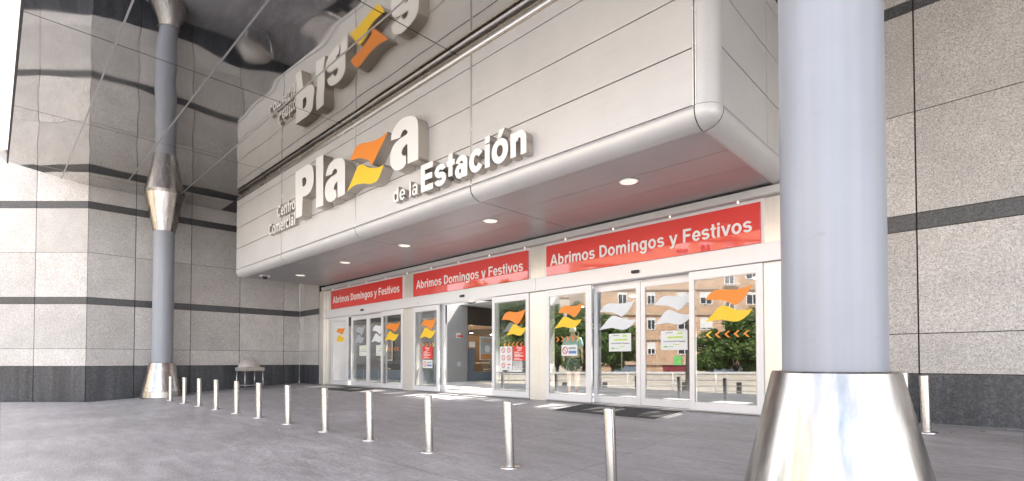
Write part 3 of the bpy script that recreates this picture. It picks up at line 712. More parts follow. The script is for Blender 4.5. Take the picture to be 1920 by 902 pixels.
def leaf(x0, x1, y, label, decals=(), film=False, stl=.085, str_=.085):
    t = empty('door_leaf', ((x0+x1)/2, y, .41), 0, label, 'glass door', 'glazed door leaves of the entrance')
    z0, z1 = .418, 2.766; f = .05
    mb = MB(); mb.box(x0, y, z0, x0+stl, y+f, z1); mb.box(x1-str_, y, z0, x1, y+f, z1)
    mb.box(x0+stl, y+.001, z1-.14, x1-str_, y+f-.001, z1); mb.box(x0+stl, y+.001, z0, x1-str_, y+f-.001, z0+.13)
    mb.build('frame', M['door_alu'], t, bevel=.004)
    mb = MB(); gx0, gx1, gz0, gz1 = x0+stl, x1-str_, z0+.13, z1-.14; s_ = .010
    mb.box(gx0, y+.006, gz0, gx0+s_, y+.03, gz1); mb.box(gx1-s_, y+.006, gz0, gx1, y+.03, gz1)
    mb.box(gx0+s_, y+.006, gz0, gx1-s_, y+.03, gz0+s_); mb.box(gx0+s_, y+.006, gz1-s_, gx1-s_, y+.03, gz1)
    mb.build('gasket', M['steel_dull'], t)
    gl = MB().quad((gx0, y+.022, gz0), (gx1, y+.022, gz0), (gx1, y+.022, gz1), (gx0, y+.022, gz1)).build('glass', M['film' if film else 'glass'], t)
    for dd in decals:
        if dd[0] == 'chev': chevrons(*dd[1:4], y+.019, dd[4], gl)
        else: wave(dd[0], *dd[1:5], y+.019, M[dd[5]], gl)
    return t
YF, YB = 8.30, 8.45
# left doorway
leaf(-17.42, -16.22, YF, 'leftmost glass door leaf, filmed white behind orange and yellow waves', [('a', -17.05, -16.42, 2.13, 2.38, 'orange'), ('b', -17.10, -16.44, 1.90, 2.15, 'yellow')], film=True)
leaf(-16.24, -15.12, YB, 'sliding glass leaf with grey waves, second from the left', [('a', -15.95, -15.35, 2.08, 2.38, 'frost_grey'), ('b', -16.02, -15.38, 1.84, 2.12, 'frost_grey')])
leaf(-15.11, -13.99, YB, 'sliding glass leaf with pale waves beside the orange and yellow leaf of the left doorway', [('a', -14.85, -14.15, 2.08, 2.38, 'frost'), ('b', -14.92, -14.18, 1.84, 2.12, 'frost')])
leaf(-14.04, -12.84, YF, 'clear glass leaf with orange and yellow waves at the right of the left doorway', [('a', -13.82, -13.0, 2.10, 2.38, 'orange'), ('b', -13.86, -13.08, 1.86, 2.14, 'yellow'), ('chev', -13.85, -13.0, 1.60, False)])
# middle doorway (open)
leaf(-12.29, -11.10, YF, 'glass leaf at the left of the open middle doorway with a red notice', [('a', -11.93, -11.22, 2.10, 2.39, 'orange'), ('b', -12.00, -11.26, 1.88, 2.17, 'yellow'), ('chev', -12.05, -11.25, 1.68, True)])
leaf(-12.20, -11.05, YB, 'slid back glass leaf behind the left leaf of the open middle doorway', [])
leaf(-8.98, -7.78, YF, 'glass leaf right of the open middle doorway with pictograms and a red notice', [('a', -8.66, -7.88, 2.07, 2.39, 'orange'), ('b', -8.50, -7.86, 1.83, 2.09, 'yellow'), ('chev', -8.62, -7.92, 1.62, False)])
leaf(-9.00, -7.88, YB, 'slid back glass leaf behind the pictogram leaf, pale waves showing through', [('a', -8.55, -7.95, 2.07, 2.35, 'orange'), ('b', -8.78, -8.12, 1.92, 2.15, 'frost')])
# right doorway
leaf(-7.27, -6.07, YF, 'glass leaf with the round emblem card at the left of the right doorway', [('a', -6.94, -6.27, 2.14, 2.40, 'orange'), ('b', -7.04, -6.32, 1.93, 2.17, 'yellow'), ('chev', -7.02, -6.32, 1.70, True)], str_=.13)
leaf(-6.12, -5.055, YB, 'sliding glass leaf with the green arrow sheet beside the emblem leaf', [('a', -5.98, -5.18, 2.10, 2.38, 'frost'), ('b', -6.0, -5.14, 1.86, 2.13, 'frost')])
leaf(-5.045, -3.98, YB, 'sliding glass leaf with a white sheet and a small green note', [('a', -4.76, -4.04, 2.14, 2.42, 'frost'), ('b', -4.78, -4.03, 1.90, 2.16, 'frost')])
leaf(-4.02, -2.82, YF, 'rightmost glass door leaf next to the big foreground column', [('a', -3.74, -2.98, 2.14, 2.42, 'orange'), ('b', -3.75, -2.98, 1.89, 2.15, 'yellow'), ('chev', -3.76, -2.97, 1.68, False)], str_=.10)

# ------------------------------------------------------------------ notices taped to the glass
def notice(x0, z1, w_, h, y, m, label, parts, cat='notice', name='notice'):
    t = empty(name, (x0+w_/2, y, z1-h), 0, label, cat)
    MB().box(x0, y-.002, z1-h, x0+w_, y, z1).build('sheet', M[m], t)
    for p in parts:
        k = p[0]
        if k == 'bar':
            _, u, v, ww, hh, mm = p
            MB().box(x0+u*w_, y-.0035, z1-(v+hh)*h, x0+(u+ww)*w_, y-.002, z1-v*h).build('text_line', M[mm], t)
        elif k == 'text':
            _, s_, u, v, ww, hh, mm = p
            me = fit(text_mesh(s_, .001, .02), x0+u*w_, x0+(u+ww)*w_, z1-(v+hh)*h, z1-v*h)
            me.transform(local_of(t).inverted() @ Matrix.Translation((0, y-.0035, 0))); mesh_obj('lettering', me, M[mm], t)
        elif k == 'arrow':
            _, u, v, ww, hh, mm = p
            X = lambda a: x0+(u+a*ww)*w_
            Z = lambda a: z1-(v+a*hh)*h
            me = poly_mesh([[(X(0), Z(.5)), (X(.4), Z(0)), (X(.4), Z(.38)), (X(1), Z(.38)), (X(1), Z(.62)), (X(.4), Z(.62)), (X(.4), Z(1))]], .001)
            me.transform(local_of(t).inverted() @ Matrix.Translation((0, y-.0035, 0))); mesh_obj('arrow', me, M[mm], t)
        elif k == 'ring':
            _, u, v, r_, mm = p
            cx, cz = x0+u*w_, z1-v*h
            o_ = [(cx+r_*math.cos(a*math.pi/10), cz+r_*math.sin(a*math.pi/10)) for a in range(20)]
            i_ = [(cx+r_*.72*math.cos(a*math.pi/10), cz+r_*.72*math.sin(a*math.pi/10)) for a in range(20)]
            bar = [(cx-r_*.6, cz+r_*.45), (cx-r_*.45, cz+r_*.6), (cx+r_*.6, cz-r_*.45), (cx+r_*.45, cz-r_*.6)]
            me = poly_mesh([o_, i_], .001); me.transform(local_of(t).inverted() @ Matrix.Translation((0, y-.0035, 0))); mesh_obj('pictogram', me, M[mm], t)
            me = poly_mesh([bar], .001); me.transform(local_of(t).inverted() @ Matrix.Translation((0, y-.0035, 0))); mesh_obj('pictogram_bar', me, M[mm], t)
    return t
info = [('bar', .18, .08, .28, .05, 'ink_grey'), ('bar', .62, .10, .20, .09, 'ink_lime'), ('bar', .25, .30, .58, .10, 'ink_lime'), ('bar', .10, .52, .50, .06, 'ink_grey'),
        ('text', 'Puerta', .64, .51, .28, .09, 'ink'), ('bar', .48, .70, .22, .05, 'ink_lime'), ('arrow', .06, .76, .42, .13, 'ink_green')]
notice(-5.76, 1.775, .50, .345, YB+.015, 'paper', 'white sheet with a green left arrow, brighter arrow of the two', info)
notice(-4.64, 1.785, .51, .345, YB+.015, 'paper', 'white sheet with a faint left arrow above the small green note', info)
notice(-4.385, 1.335, .145, .165, YB+.015, 'green_paper', 'small bright green note low on the door glass', [('bar', .1, .4, .5, .15, 'ink_green'), ('bar', .5, .55, .4, .1, 'ink_lime')])
card = [('bar', .46, .2, .45, .2, 'ink_grey'), ('bar', .46, .55, .48, .25, 'ink_blue'), ('ring', .24, .5, .075, 'ink_red')]
notice(-6.845, 1.575, .415, .225, YF+.017, 'paper', 'white card with a red ring emblem in front of the walking person', card)
notice(-11.83, 1.265, .44, .22, YF+.017, 'paper', 'white card with a red ring emblem under a red notice', card)
redp = [('text', 'Plaza', .30, .06, .40, .13, 'letter'), ('bar', .36, .26, .3, .05, 'letter'), ('bar', .12, .40, .36, .035, 'letter'), ('bar', .12, .47, .66, .03, 'letter'), ('bar', .12, .57, .46, .035, 'letter'),
        ('bar', .12, .64, .70, .03, 'letter'), ('bar', .12, .70, .66, .03, 'letter'), ('bar', .12, .82, .40, .04, 'letter'), ('bar', .12, .90, .6, .03, 'letter')]
notice(-11.86, 1.64, .475, .345, YF+.017, 'sheet_red', 'red notice with white lines above the emblem card on the left leaf', redp)
notice(-8.29, 1.585, .42, .335, YF+.017, 'sheet_red', 'red notice beside the pictogram sheet on the right leaf', redp)
notice(-8.71, 1.58, .40, .55, YF+.017, 'paper', 'tall white sheet of red ring pictograms', [('ring', .27, .16, .062, 'ink_red'), ('ring', .73, .16, .062, 'ink_red'), ('ring', .27, .48, .062, 'ink_red'), ('ring', .73, .48, .062, 'ink_red'), ('ring', .27, .80, .062, 'ink_red'), ('bar', .62, .74, .25, .05, 'ink_red'), ('bar', .64, .86, .10, .08, 'ink_blue')])
notice(-15.68, 1.75, .50, .34, YB+.015, 'paper', 'white arrow sheet on the grey wave leaf of the left doorway', info)
notice(-14.60, 1.745, .50, .34, YB+.015, 'paper', 'white arrow sheet on the pale wave leaf of the left doorway', info)

# ------------------------------------------------------------------ columns
def column(x, y, zg, label):
    t = empty('column', (x, y, zg), 0, label, 'column', 'columns with steel feet')
    MB().lathe([(.285, .9), (.285, 3.0), (.285, 5.45)], 0, 0, 96, cap=False).build('shaft', M['paint'], t, world=False)
    prof_ = [(.565, 0), (.555, .185), (.553, .19), (.348, 1.075), (.342, 1.085), (.30, 1.085)]
    mb = MB(); mb.lathe(prof_[:2], 0, 0, 96, cap=False); mb.lathe([prof_[2], prof_[3]], 0, 0, 96, cap=False); mb.lathe(prof_[3:], 0, 0, 96, cap=False)
    mb.build('base_cone', M['steel'], t, world=False)
    mb = MB(); mb.lathe([(.29, 5.24), (.305, 5.24)], 0, 0, 64, cap=False); mb.lathe([(.305, 5.24), (.545, 6.40)], 0, 0, 96, cap=False); mb.lathe([(.545, 6.40), (.545, 6.455)], 0, 0, 96, cap=False)
    mb.build('capital', M['steel'], t, world=False)
    return t
column(-19.25, 3.60, .10, 'grey column near the left granite wall with a flared steel foot and capital')
column(-.84, 3.69, .10, 'big blue grey column in the right foreground with a flared steel foot')

# ------------------------------------------------------------------ bollards
def bollard_src(x, y, z, label, lean=0):
    t = empty('bollard', (x, y, z), 0, label, 'bollard', 'steel bollards')
    MB().lathe([(.050, .004), (.050, .690), (.048, .699), (.042, .703), (.0, .704)], 0, 0, 40, cap=False).build('post', M['steel_post'], t, world=False)
    MB().lathe([(.112, -.01), (.112, .005), (.108, .009), (.048, .011)], 0, 0, 36, cap=False).build('base_plate', M['steel_post'], t, world=False)
    return t
bp = [(-17.51, 3.49), (-16.12, 3.53), (-14.85, 3.58), (-13.51, 3.61), (-12.16, 3.65), (-10.88, 3.68), (-9.45, 3.70), (-8.01, 3.73), (-6.66, 3.77), (-5.26, 3.80), (-3.89, 3.86), (-2.64, 3.92)]
ordw = ['steel bollard in front of the left column\'s foot', 'second steel bollard from the left column', 'third steel bollard from the left column', 'fourth steel bollard from the left column',
        'steel bollard left of and overlapping the metal stand', 'steel bollard at the right foot of the metal stand', 'seventh steel bollard from the left column', 'eighth steel bollard of the row, below the left doorway jamb',
        'steel bollard standing below the left doorway', 'steel bollard below the left leaf of the open doorway', 'second nearest steel bollard of the row, round plate in full view', 'nearest steel bollard, its foot cut by the bottom edge']
gz = lambda y: max(0, min(.4, .0615*(y-2)))
b0 = None
for (x, y), l_ in zip(bp, ordw):
    if b0 is None: o = b0 = bollard_src(x, y, gz(y), l_)
    else: o = copy_tree(b0); o.location = (x, y, gz(y)); o['label'] = l_
    o.rotation_euler = (R(-.3), R(-2.6), random.uniform(0, .2))
for x, y, l_ in ((-.846, 8.02, 'steel bollard in front of the right granite wall'), (-1.10, 8.45, 'steel bollard half hidden behind the big column\'s foot')):
    o = copy_tree(b0); o.location = (x, y, gz(y)); o['label'] = l_; o.rotation_euler = (0, R(-1.2), 0)

# ------------------------------------------------------------------ metal stand
t = empty('metal_stand', (-18.95, 6.1, .25), R(12), 'four legged metal stand with a rounded hood against the left granite wall', 'stand')
W2, D2 = .36, .30
for sx_ in (-1, 1):
    for sy_ in (-1, 1):
        mb = MB(); mb.tube((sx_*(D2-.03), sy_*(W2-.03), 0), (sx_*(D2-.05), sy_*(W2-.05), .66), .021, 10); mb.build('leg', M['steel_dull'], t, world=False)
mb = MB()
for sy_ in (-1, 1): mb.tube((-D2+.03, sy_*(W2-.03), .16), (D2-.03, sy_*(W2-.03), .16), .013, 8)
mb.tube((D2-.03, -W2+.03, .16), (D2-.03, W2-.03, .16), .013, 8); mb.build('stretcher', M['steel_dull'], t, world=False)
M['beige'] = plain('beige_enamel', (.56, .50, .45), .5, var=.08)
M['beige2'] = plain('worn_beige_enamel', (.50, .455, .41), .45, .3, var=.15)
MB().box(-D2, -W2, .64, D2, W2, .77).build('apron', M['beige2'], t, world=False, bevel=.02)
mb = MB(); n_ = 24; rings = []
for k in range(9):
    e = math.pi/2*k/8
    rings.append([mb.bm.verts.new((-.05+.27*math.cos(e)*math.cos(2*math.pi*i/n_), .37*math.cos(e)*math.sin(2*math.pi*i/n_), .77+.29*math.sin(e))) for i in range(n_)])
for a, b_ in zip(rings, rings[1:]):
    for i in range(n_): mb._f([a[i], a[(i+1) % n_], b_[(i+1) % n_], b_[i]]).smooth = True
bmesh.ops.remove_doubles(mb.bm, verts=mb.bm.verts, dist=1e-4); mb.build('hood', M['beige'], t, world=False)

# ------------------------------------------------------------------ floor mats, litter, drain
def mat_on_ramp(x0, x1, y0, y1, label):
    t = empty('floor_mat', ((x0+x1)/2, (y0+y1)/2, gz((y0+y1)/2)), 0, label, 'mat')
    z = lambda y: gz(y)
    bm_ = MB(); f = .035
    a, b_, c, e = x0+f, x1-f, y0+f, y1-f
    bm_.quad((a, c, z(c)+.008), (b_, c, z(c)+.008), (b_, e, z(e)+.008), (a, e, z(e)+.008)); bm_.build('mat', M['rubber'], t)
    bm_ = MB()
    for q in (((x0, y0), (x1, y0), (b_, c), (a, c)), ((x1, y0), (x1, y1), (b_, e), (b_, c)), ((x1, y1), (x0, y1), (a, e), (b_, e)), ((x0, y1), (x0, y0), (a, c), (a, e))):
        bm_.quad(*[(x, y, z(y)+.009) for x, y in q])
    bm_.build('edging', M['steel_dull'], t)
mat_on_ramp(-6.22, -4.05, 7.19, 8.28, 'dark ribbed mat with a metal edge before the right doorway')
mat_on_ramp(-16.3, -14.0, 7.25, 8.28, 'dark ribbed mat with a metal edge before the left doorway')
def leaf_mat():
    m, t, p = mat('green_foliage')
    g_ = N(t, 'ShaderNodeNewGeometry')
    r_ = ramp_node(t, g_.outputs['Random Per Island'], [(0, (.05, .10, .025)), (.5, (.11, .19, .045)), (1, (.24, .34, .10))])
    t.links.new(r_.outputs[0], p.inputs['Base Color']); p.inputs['Roughness'].default_value = .5
    tl_ = N(t, 'ShaderNodeBsdfTranslucent'); t.links.new(r_.outputs[0], tl_.inputs[0]); ms_ = N(t, 'ShaderNodeMixShader'); ms_.inputs[0].default_value = .35
    t.links.new(p.outputs[0], ms_.inputs[1]); t.links.new(tl_.outputs[0], ms_.inputs[2]); t.links.new(ms_.outputs[0], t.nodes['Material Output'].inputs[0])
    return m
M['leaf'] = leaf_mat()
M['bark'] = plain('bark', (.10, .075, .055), .9, bump=.6, bscale=20, var=.3)
M['dry'] = plain('dry_leaf', (.40, .36, .12), .7)
for x, y, s_, l_, m_ in ((-1.98, 4.02, .035, 'fallen yellow green leaf right of the nearest bollard', 'dry'), (-8.83, 3.3, .03, 'tiny pale scrap of litter before the bollard row', 'paper'),
                     (-.35, 8.35, .03, 'tiny scrap at the foot of the right granite wall', 'dry'), (-.62, 8.1, .02, 'tiny crumb near the right bollard', 'dry')):
    mb = MB(); z = gz(y)+.006; mb.quad((x-s_, y, z), (x, y-s_*.4, z+.006), (x+s_, y, z+.002), (x, y+s_*.4, z+.008))
    mb.quad((x-s_, y, z-.002), (x, y-s_*.4, z+.004), (x+s_, y, z), (x, y+s_*.4, z+.006))
    tag(mb.build('litter', M[m_], None, loc=(x, y, z)), l_, 'litter')

# ------------------------------------------------------------------ entrance hall and restaurant
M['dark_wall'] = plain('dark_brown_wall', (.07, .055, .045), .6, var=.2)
M['wood'] = plain('warm_wood', (.17, .11, .065), .5, var=.3)
M['hall_white'] = plain('hall_white', (.62, .62, .62), .6)
M['blue_grey'] = plain('blue_grey_panel', (.16, .20, .24), .5)
M['cream'] = plain('cream_seat', (.55, .50, .40), .5)
M['mint'] = plain('mint_seat', (.25, .50, .38), .5)
M['warm'] = emis('warm_lamp', (1, .72, .40), 9.0)
cl = empty('hall_ceiling', (-10, 12, 3.5), 0, 'pale ceiling of the entrance hall with a louvred opening added to streak the sun', 'ceiling')
mb = MB(); mb.box(-19.9, 8.62, 3.50, -2.5, 9.6, 3.6); mb.box(-36, 13.1, 3.50, 0, 34, 3.6); mb.box(-36, 8.9, 3.5, -19.9, 13.1, 3.6)
mb.build('ceiling_panel', M['hall_white'], cl)
mb = MB(); random.seed(3); x = -19.8
while x < -.8:
    wd = random.choice((.12, .3, .18, .5)); mb.box(x, 9.6, 3.50, x+wd, 13.1, 3.62); x += wd*.7+random.choice((.6, .9, 1.3, .8))
y = 9.8
while y < 13: mb.box(-19.9, y, 3.64, -.6, y+.10, 3.74); y += random.choice((.5, .7, .9))
M['sun_streak_louvre'] = plain('dark_louvre', (.10, .10, .11), .5)
mb.build('sun_streak_louvre', M['sun_streak_louvre'], cl)  # slats added over the open strip to break the sun into floor streaks
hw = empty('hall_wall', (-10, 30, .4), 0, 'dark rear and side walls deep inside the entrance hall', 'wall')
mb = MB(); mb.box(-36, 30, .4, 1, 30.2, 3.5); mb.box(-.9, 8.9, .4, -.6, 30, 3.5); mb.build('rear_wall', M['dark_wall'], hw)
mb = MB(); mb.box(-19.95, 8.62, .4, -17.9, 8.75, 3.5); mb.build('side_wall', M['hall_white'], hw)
# restaurant front
rf = empty('restaurant', (-16.1, 12.4, .4), 0, 'dark glazed restaurant front with a blue grey base inside the hall', 'shopfront')
mb = MB(); mb.box(-16.25, 13.5, .41, -16.1, 29.9, .78); mb.box(-35, 12.4, .41, -16.9, 12.55, .82); mb.build('base', M['blue_grey'], rf)
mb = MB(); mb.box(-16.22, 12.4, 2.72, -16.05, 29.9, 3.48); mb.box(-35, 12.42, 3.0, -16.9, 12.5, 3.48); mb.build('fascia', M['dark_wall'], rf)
mb = MB()
for y in (13.5, 17.0, 21, 25, 29): mb.box(-16.2, y, .78, -16.12, y+.07, 2.72)
for x in (-33, -29, -25, -21, -18.2): mb.box(x, 12.43, .82, x+.07, 12.5, 3.0)
mb.build('mullion', M['steel_dull'], rf)
mb = MB(); mb.quad((-16.16, 13.5, .78), (-16.16, 29.9, .78), (-16.16, 29.9, 2.72), (-16.16, 13.5, 2.72)); mb.quad((-35, 12.46, .82), (-16.9, 12.46, .82), (-16.9, 12.46, 3.0), (-35, 12.46, 3.0))
mb.build('glazing', M['glass_in'], rf)
mb = MB(); mb.box(-16.18, 13.5, .79, -16.15, 13.95, 1.75); mb.build('side_panel', M['blue_grey'], rf)
me = text_mesh('BURGER KING', .03, .035); fit(me, 0, 6.6, 0, .33)
me.transform(Matrix.Rotation(R(90), 4, 'Z')); me.transform(Matrix.Translation((0.08, 7.55, 2.50)))
mesh_obj('lettering', me, M['letter'], rf)
M['pillar'] = brushed('pillar_steel', (.45, .45, .45), .4, (40, 40, .6), .3, .05)
pl = empty('steel_pillar', (-16.35, 12.75, .4), 0, 'square brushed steel pillar seen through the open doorway', 'pillar')
MB().box(-16.9, 12.40, .4, -16.02, 13.45, 3.5).build('cladding', M['pillar'], pl, bevel=.01)
MB().box(-16.02, 12.90, 1.02, -16.0, 13.08, 1.20).build('socket', M['hall_white'], pl)
MB().box(-16.018, 12.86, 2.16, -16.0, 13.06, 2.36).build('small_sign', M['paper'], pl)
MB().box(-16.016, 12.90, 2.20, -15.998, 13.2, 2.27).build('red_tag', M['ink_red'], pl)
rr_ = empty('restaurant_interior', (-26, 22, .4), 0, 'warm brown restaurant interior behind the glazed front', 'interior wall')
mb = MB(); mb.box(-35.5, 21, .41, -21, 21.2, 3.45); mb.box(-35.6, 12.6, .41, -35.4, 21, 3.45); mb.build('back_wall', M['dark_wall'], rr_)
mb = MB(); 
for k in range(7): mb.box(-34, 13.2+k*1.1, 3.1, -17, 13.35+k*1.1, 3.3)
mb.build('ceiling_beam', M['wood'], rr_)
mb = MB(); mb.box(-21.2, 14.5, .41, -20.9, 18.5, 2.6); mb.box(-30.0, 20.6, .41, -24, 20.95, 2.2); mb.build('wood_panel', M['wood'], rr_)
def rot_sheet(y0, y1, z0, z1, label):
    t = empty('poster', (-16.06, (y0+y1)/2, z0), 0, label, 'poster')
    MB().box(-16.09, y0, z0, -16.07, y1, z1).build('sheet', M['paper'], t)
    M.setdefault('sky_grey', plain('poster_grey_blue', (.42, .50, .52), .6)); M.setdefault('tan', plain('poster_tan', (.60, .30, .12), .6))
    h = z1-z0; w_ = y1-y0
    MB().box(-16.07, y0+.03, z0+.02*h, -16.066, y1-.03, z0+.26*h).build('lower_field', M['tan'], t)
    MB().box(-16.07, y0+.03, z0+.27*h, -16.066, y1-.03, z0+.97*h).build('upper_field', M['sky_grey'], t)
    mb = MB(); mb.box(-16.066, y0+.2*w_, z0+.84*h, -16.062, y1-.2*w_, z0+.89*h); mb.box(-16.066, y0+.2*w_, z0+.76*h, -16.062, y1-.15*w_, z0+.81*h); mb.build('text_line', M['tan'], t)
    mb = MB(); mb.lathe([(.0, .0), (.16, .0)], 0, 0, 18, cap=False); 
    bmesh.ops.rotate(mb.bm, verts=mb.bm.verts, cent=(0, 0, 0), matrix=Matrix.Rotation(R(90), 3, 'Y')); bmesh.ops.translate(mb.bm, verts=mb.bm.verts, vec=(-16.060, y0+.6*w_, z0+.48*h)); mb.build('picture', M['paper'], t)
    return t
rot_sheet(14.17, 14.87, 1.28, 2.26, 'tall blue grey and tan poster on the restaurant glass')
mb = MB(); mb.box(-16.09, 13.59, 1.80, -16.07, 13.90, 2.03)
tag(mb.build('notice', M['paper'], None, loc=(-16.08, 13.74, 1.8)), 'small pale sheet left of the tall poster', 'notice')
t = empty('poster', (-20.0, 12.41, 1.3), 0, 'warm brown food poster behind the left doorway', 'poster')
MB().box(-21.05, 12.40, 1.25, -20.0, 12.42, 2.45).build('sheet', M['paper'], t)
MB().box(-21.0, 12.392, 1.3, -20.05, 12.40, 2.4).build('picture', M['wood'], t)
# chairs
def chair(x, y, rz, m, label, grp):
    t = empty('chair', (x, y, .41), rz, label, 'chair', grp)
    MB().box(-.22, -.22, .43, .22, .22, .47).build('seat', M[m], t, world=False, bevel=.015)
    pts = [(-.22, .62), (-.21, .82), (-.12, .93), (.12, .93), (.21, .82), (.22, .62)]
    MB().prism(pts, 'y', .20, .23).build('backrest', M[m], t, world=False)
    for sx_ in (-1, 1):
        for sy_ in (-1, 1):
            MB().tube((sx_*.21, sy_*.21, 0), (sx_*.18, sy_*.18, .43), .013, 8).build('leg', M[m], t, world=False)
        MB().tube((sx_*.18, .2, .45), (sx_*.18, .21, .66), .013, 8).build('back_post', M[m], t, world=False)
    return t
def table(x, y, label, grp='restaurant tables'):
    t = empty('table', (x, y, .41), 0, label, 'table', grp)
    MB().box(-.6, -.35, .71, .6, .35, .75).build('tabletop', M['cream'], t, world=False, bevel=.008)
    MB().tube((0, 0, .02), (0, 0, .71), .03).build('leg', M['black'], t, world=False)
    MB().lathe([(.22, 0), (.22, .02), (.03, .04)], 0, 0, 20).build('foot', M['black'], t, world=False)
chairs_ = [(-21.7, 13.1, 2.6, 'cream', 'cream chair close behind the left doorway\'s arrow sheet'), (-20.35, 13.6, 2.9, 'cream', 'cream chair between the white arrow sheets of the left doorway'),
           (-19.5, 13.5, .3, 'mint', 'mint green chair at the table behind the left doorway'), (-18.6, 13.6, 3.3, 'mint', 'mint green chair left of the steel pillar, behind the yellow wave'),
           (-20.0, 14.9, 0, 'cream', 'cream chair at the far side of the restaurant table')]
for x, y, rz, m_, l_ in chairs_: chair(x, y, rz, m_, l_, 'restaurant chairs')
table(-20.2, 14.2, 'cream topped restaurant table behind the left doorway')
table(-18.0, 14.2, 'cream topped restaurant table left of the steel pillar')
for k, (x, y) in enumerate(((-17.0, 15.6), (-17.0, 16.5), (-17.1, 17.6))):
    chair(x, y, R(-90), 'cream', ['cream chair right under the tall poster', 'cream chair just right of the tall poster', 'farthest cream chair seen through the open doorway'][k], 'restaurant chairs')
table(-17.7, 16.2, 'cream topped restaurant table seen below the tall poster')
def pendant(x, y, z, label, watts=18):
    t = empty('pendant_lamp', (x, y, z), 0, label, 'lamp', 'restaurant pendant lamps')
    MB().lathe([(.11, 0), (.10, .05), (.03, .12)], 0, 0, 20).build('shade', M['black'], t, world=False)
    MB().lathe([(.0, -.02), (.05, -.015), (.07, .0)], 0, 0, 16, cap=False).build('bulb', M['warm'], t, world=False)
    MB().tube((0, 0, .12), (0, 0, 3.45-z), .006, 6).build('cord', M['black'], t, world=False)
    l_ = bpy.data.lights.new('lamp_light', 'POINT'); l_.energy = watts; l_.color = (1, .80, .58); l_.shadow_soft_size = .1
    o = bpy.data.objects.new('lamp_light', l_); COL.objects.link(o); o.parent = t; o.location = (0, 0, -.12)
pendant(-18.3, 15.6, 2.55, 'warm pendant lamp seen through the open doorway, nearest the pillar')
pendant(-19.5, 18.0, 2.6, 'warm pendant lamp farther back in the restaurant')
pendant(-22.0, 15.5, 2.6, 'warm pendant lamp behind the left doorway', 110)
pendant(-25.5, 17.0, 2.6, 'warm pendant lamp deepest behind the left doorway', 90)
for k, (x, y) in enumerate(((-5, 14.5), (-9.5, 15.5), (-13, 17))):
    t = empty('ceiling_lamp', (x, y, 3.49), 0, 'round hall lamp %s' % ['behind the right doorway', 'behind the walking person', 'near the restaurant sign'][k], 'ceiling lamp', 'hall lamps')
    MB().lathe([(.16, -.01), (.17, 0)], 0, 0, 24).build('diffuser', emis('hall_lamp_%d' % k, (1, .95, .88), 4), t, world=False)

# ------------------------------------------------------------------ walking person, seen from behind
def skin_mesh(name, verts, edges, mats, parent, sub=2, root=0):
    me = bpy.data.meshes.new(name); me.from_pydata([v[0] for v in verts], edges, []); o = bpy.data.objects.new(name, me); COL.objects.link(o)
    md = o.modifiers.new('s', 'SKIN'); md.use_smooth_shade = True
    for i, v in enumerate(verts):
        sv = me.skin_vertices[0].data[i]; sv.radius = v[1] if isinstance(v[1], tuple) else (v[1], v[1]); sv.use_root = (i == root)
    o.modifiers.new('u', 'SUBSURF').levels = sub
    dg = bpy.context.evaluated_depsgraph_get(); dg.update(); m2 = bpy.data.meshes.new_from_object(o.evaluated_get(dg))
    bpy.data.objects.remove(o)
    for p in m2.polygons: p.use_smooth = True
    return mesh_obj(name, m2, mats, parent)
M['skin'] = plain('skin', (.50, .32, .24), .6); M['hair'] = plain('white_hair', (.62, .60, .57), .8, bump=.6, bscale=90)
M['teal'] = plain('pale_teal_cotton', (.34, .52, .50), .8, bump=.3, bscale=12); M['navy'] = plain('dark_shorts', (.05, .055, .08), .8)
pr_ = empty('person', (-8.5, 10.8, .405), R(38), 'person with white hair in a pale teal t-shirt walking away inside', 'person')
# local +y = walking direction (away), +x = right
V_ = [((0, 0, .93), (.15, .11)), ((0, 0, 1.10), (.145, .10)), ((0, .01, 1.30), (.165, .11)), ((0, .01, 1.44), (.12, .08)), ((0, .02, 1.52), (.055, .055)), ((0, .03, 1.58), (.06, .065)), ((0, .035, 1.655), (.078, .095)), ((0, .03, 1.71), (.06, .07)),
      ((.17, .01, 1.42), .06), ((.235, -.02, 1.16), .045), ((.25, .05, .92), .033), ((.255, .07, .86), .035), ((-.17, .01, 1.42), .06), ((-.235, .0, 1.16), .045), ((-.245, .10, .94), .033), ((-.245, .13, .88), .035),
      ((.095, 0, .86), .095), ((.10, .09, .48), .06), ((.10, -.03, .10), .038), ((.10, .06, .035), .035), ((.10, .15, .03), .03),
      ((-.095, 0, .86), .095), ((-.10, -.02, .48), .06), ((-.10, -.24, .14), .038), ((-.10, -.19, .05), .035), ((-.10, -.11, .03), .03)]
E_ = [(0,1),(1,2),(2,3),(3,4),(4,5),(5,6),(6,7),(3,8),(8,9),(9,10),(10,11),(3,12),(12,13),(13,14),(14,15),(0,16),(16,17),(17,18),(18,19),(19,20),(0,21),(21,22),(22,23),(23,24),(24,25)]
body = skin_mesh('body', V_, E_, M['skin'], pr_)
shirt = [((0, 0, .90), (.175, .135)), ((0, 0, 1.10), (.165, .125)), ((0, .01, 1.30), (.18, .128)), ((0, .01, 1.44), (.13, .09)), ((.18, .01, 1.41), .078), ((.235, -.01, 1.20), .068), ((-.18, .01, 1.41), .078), ((-.235, 0, 1.20), .068)]
skin_mesh('t_shirt', shirt, [(0,1),(1,2),(2,3),(3,4),(4,5),(3,6),(6,7)], M['teal'], pr_)
skin_mesh('shorts', [((0, 0, .92), (.16, .125)), ((.095, 0, .84), .115), ((.10, .07, .52), .088), ((-.095, 0, .84), .115), ((-.10, -.015, .52), .088)], [(0,1),(1,2),(0,3),(3,4)], M['navy'], pr_)
mb = MB(); bmesh.ops.create_icosphere(mb.bm, subdivisions=3, radius=1)
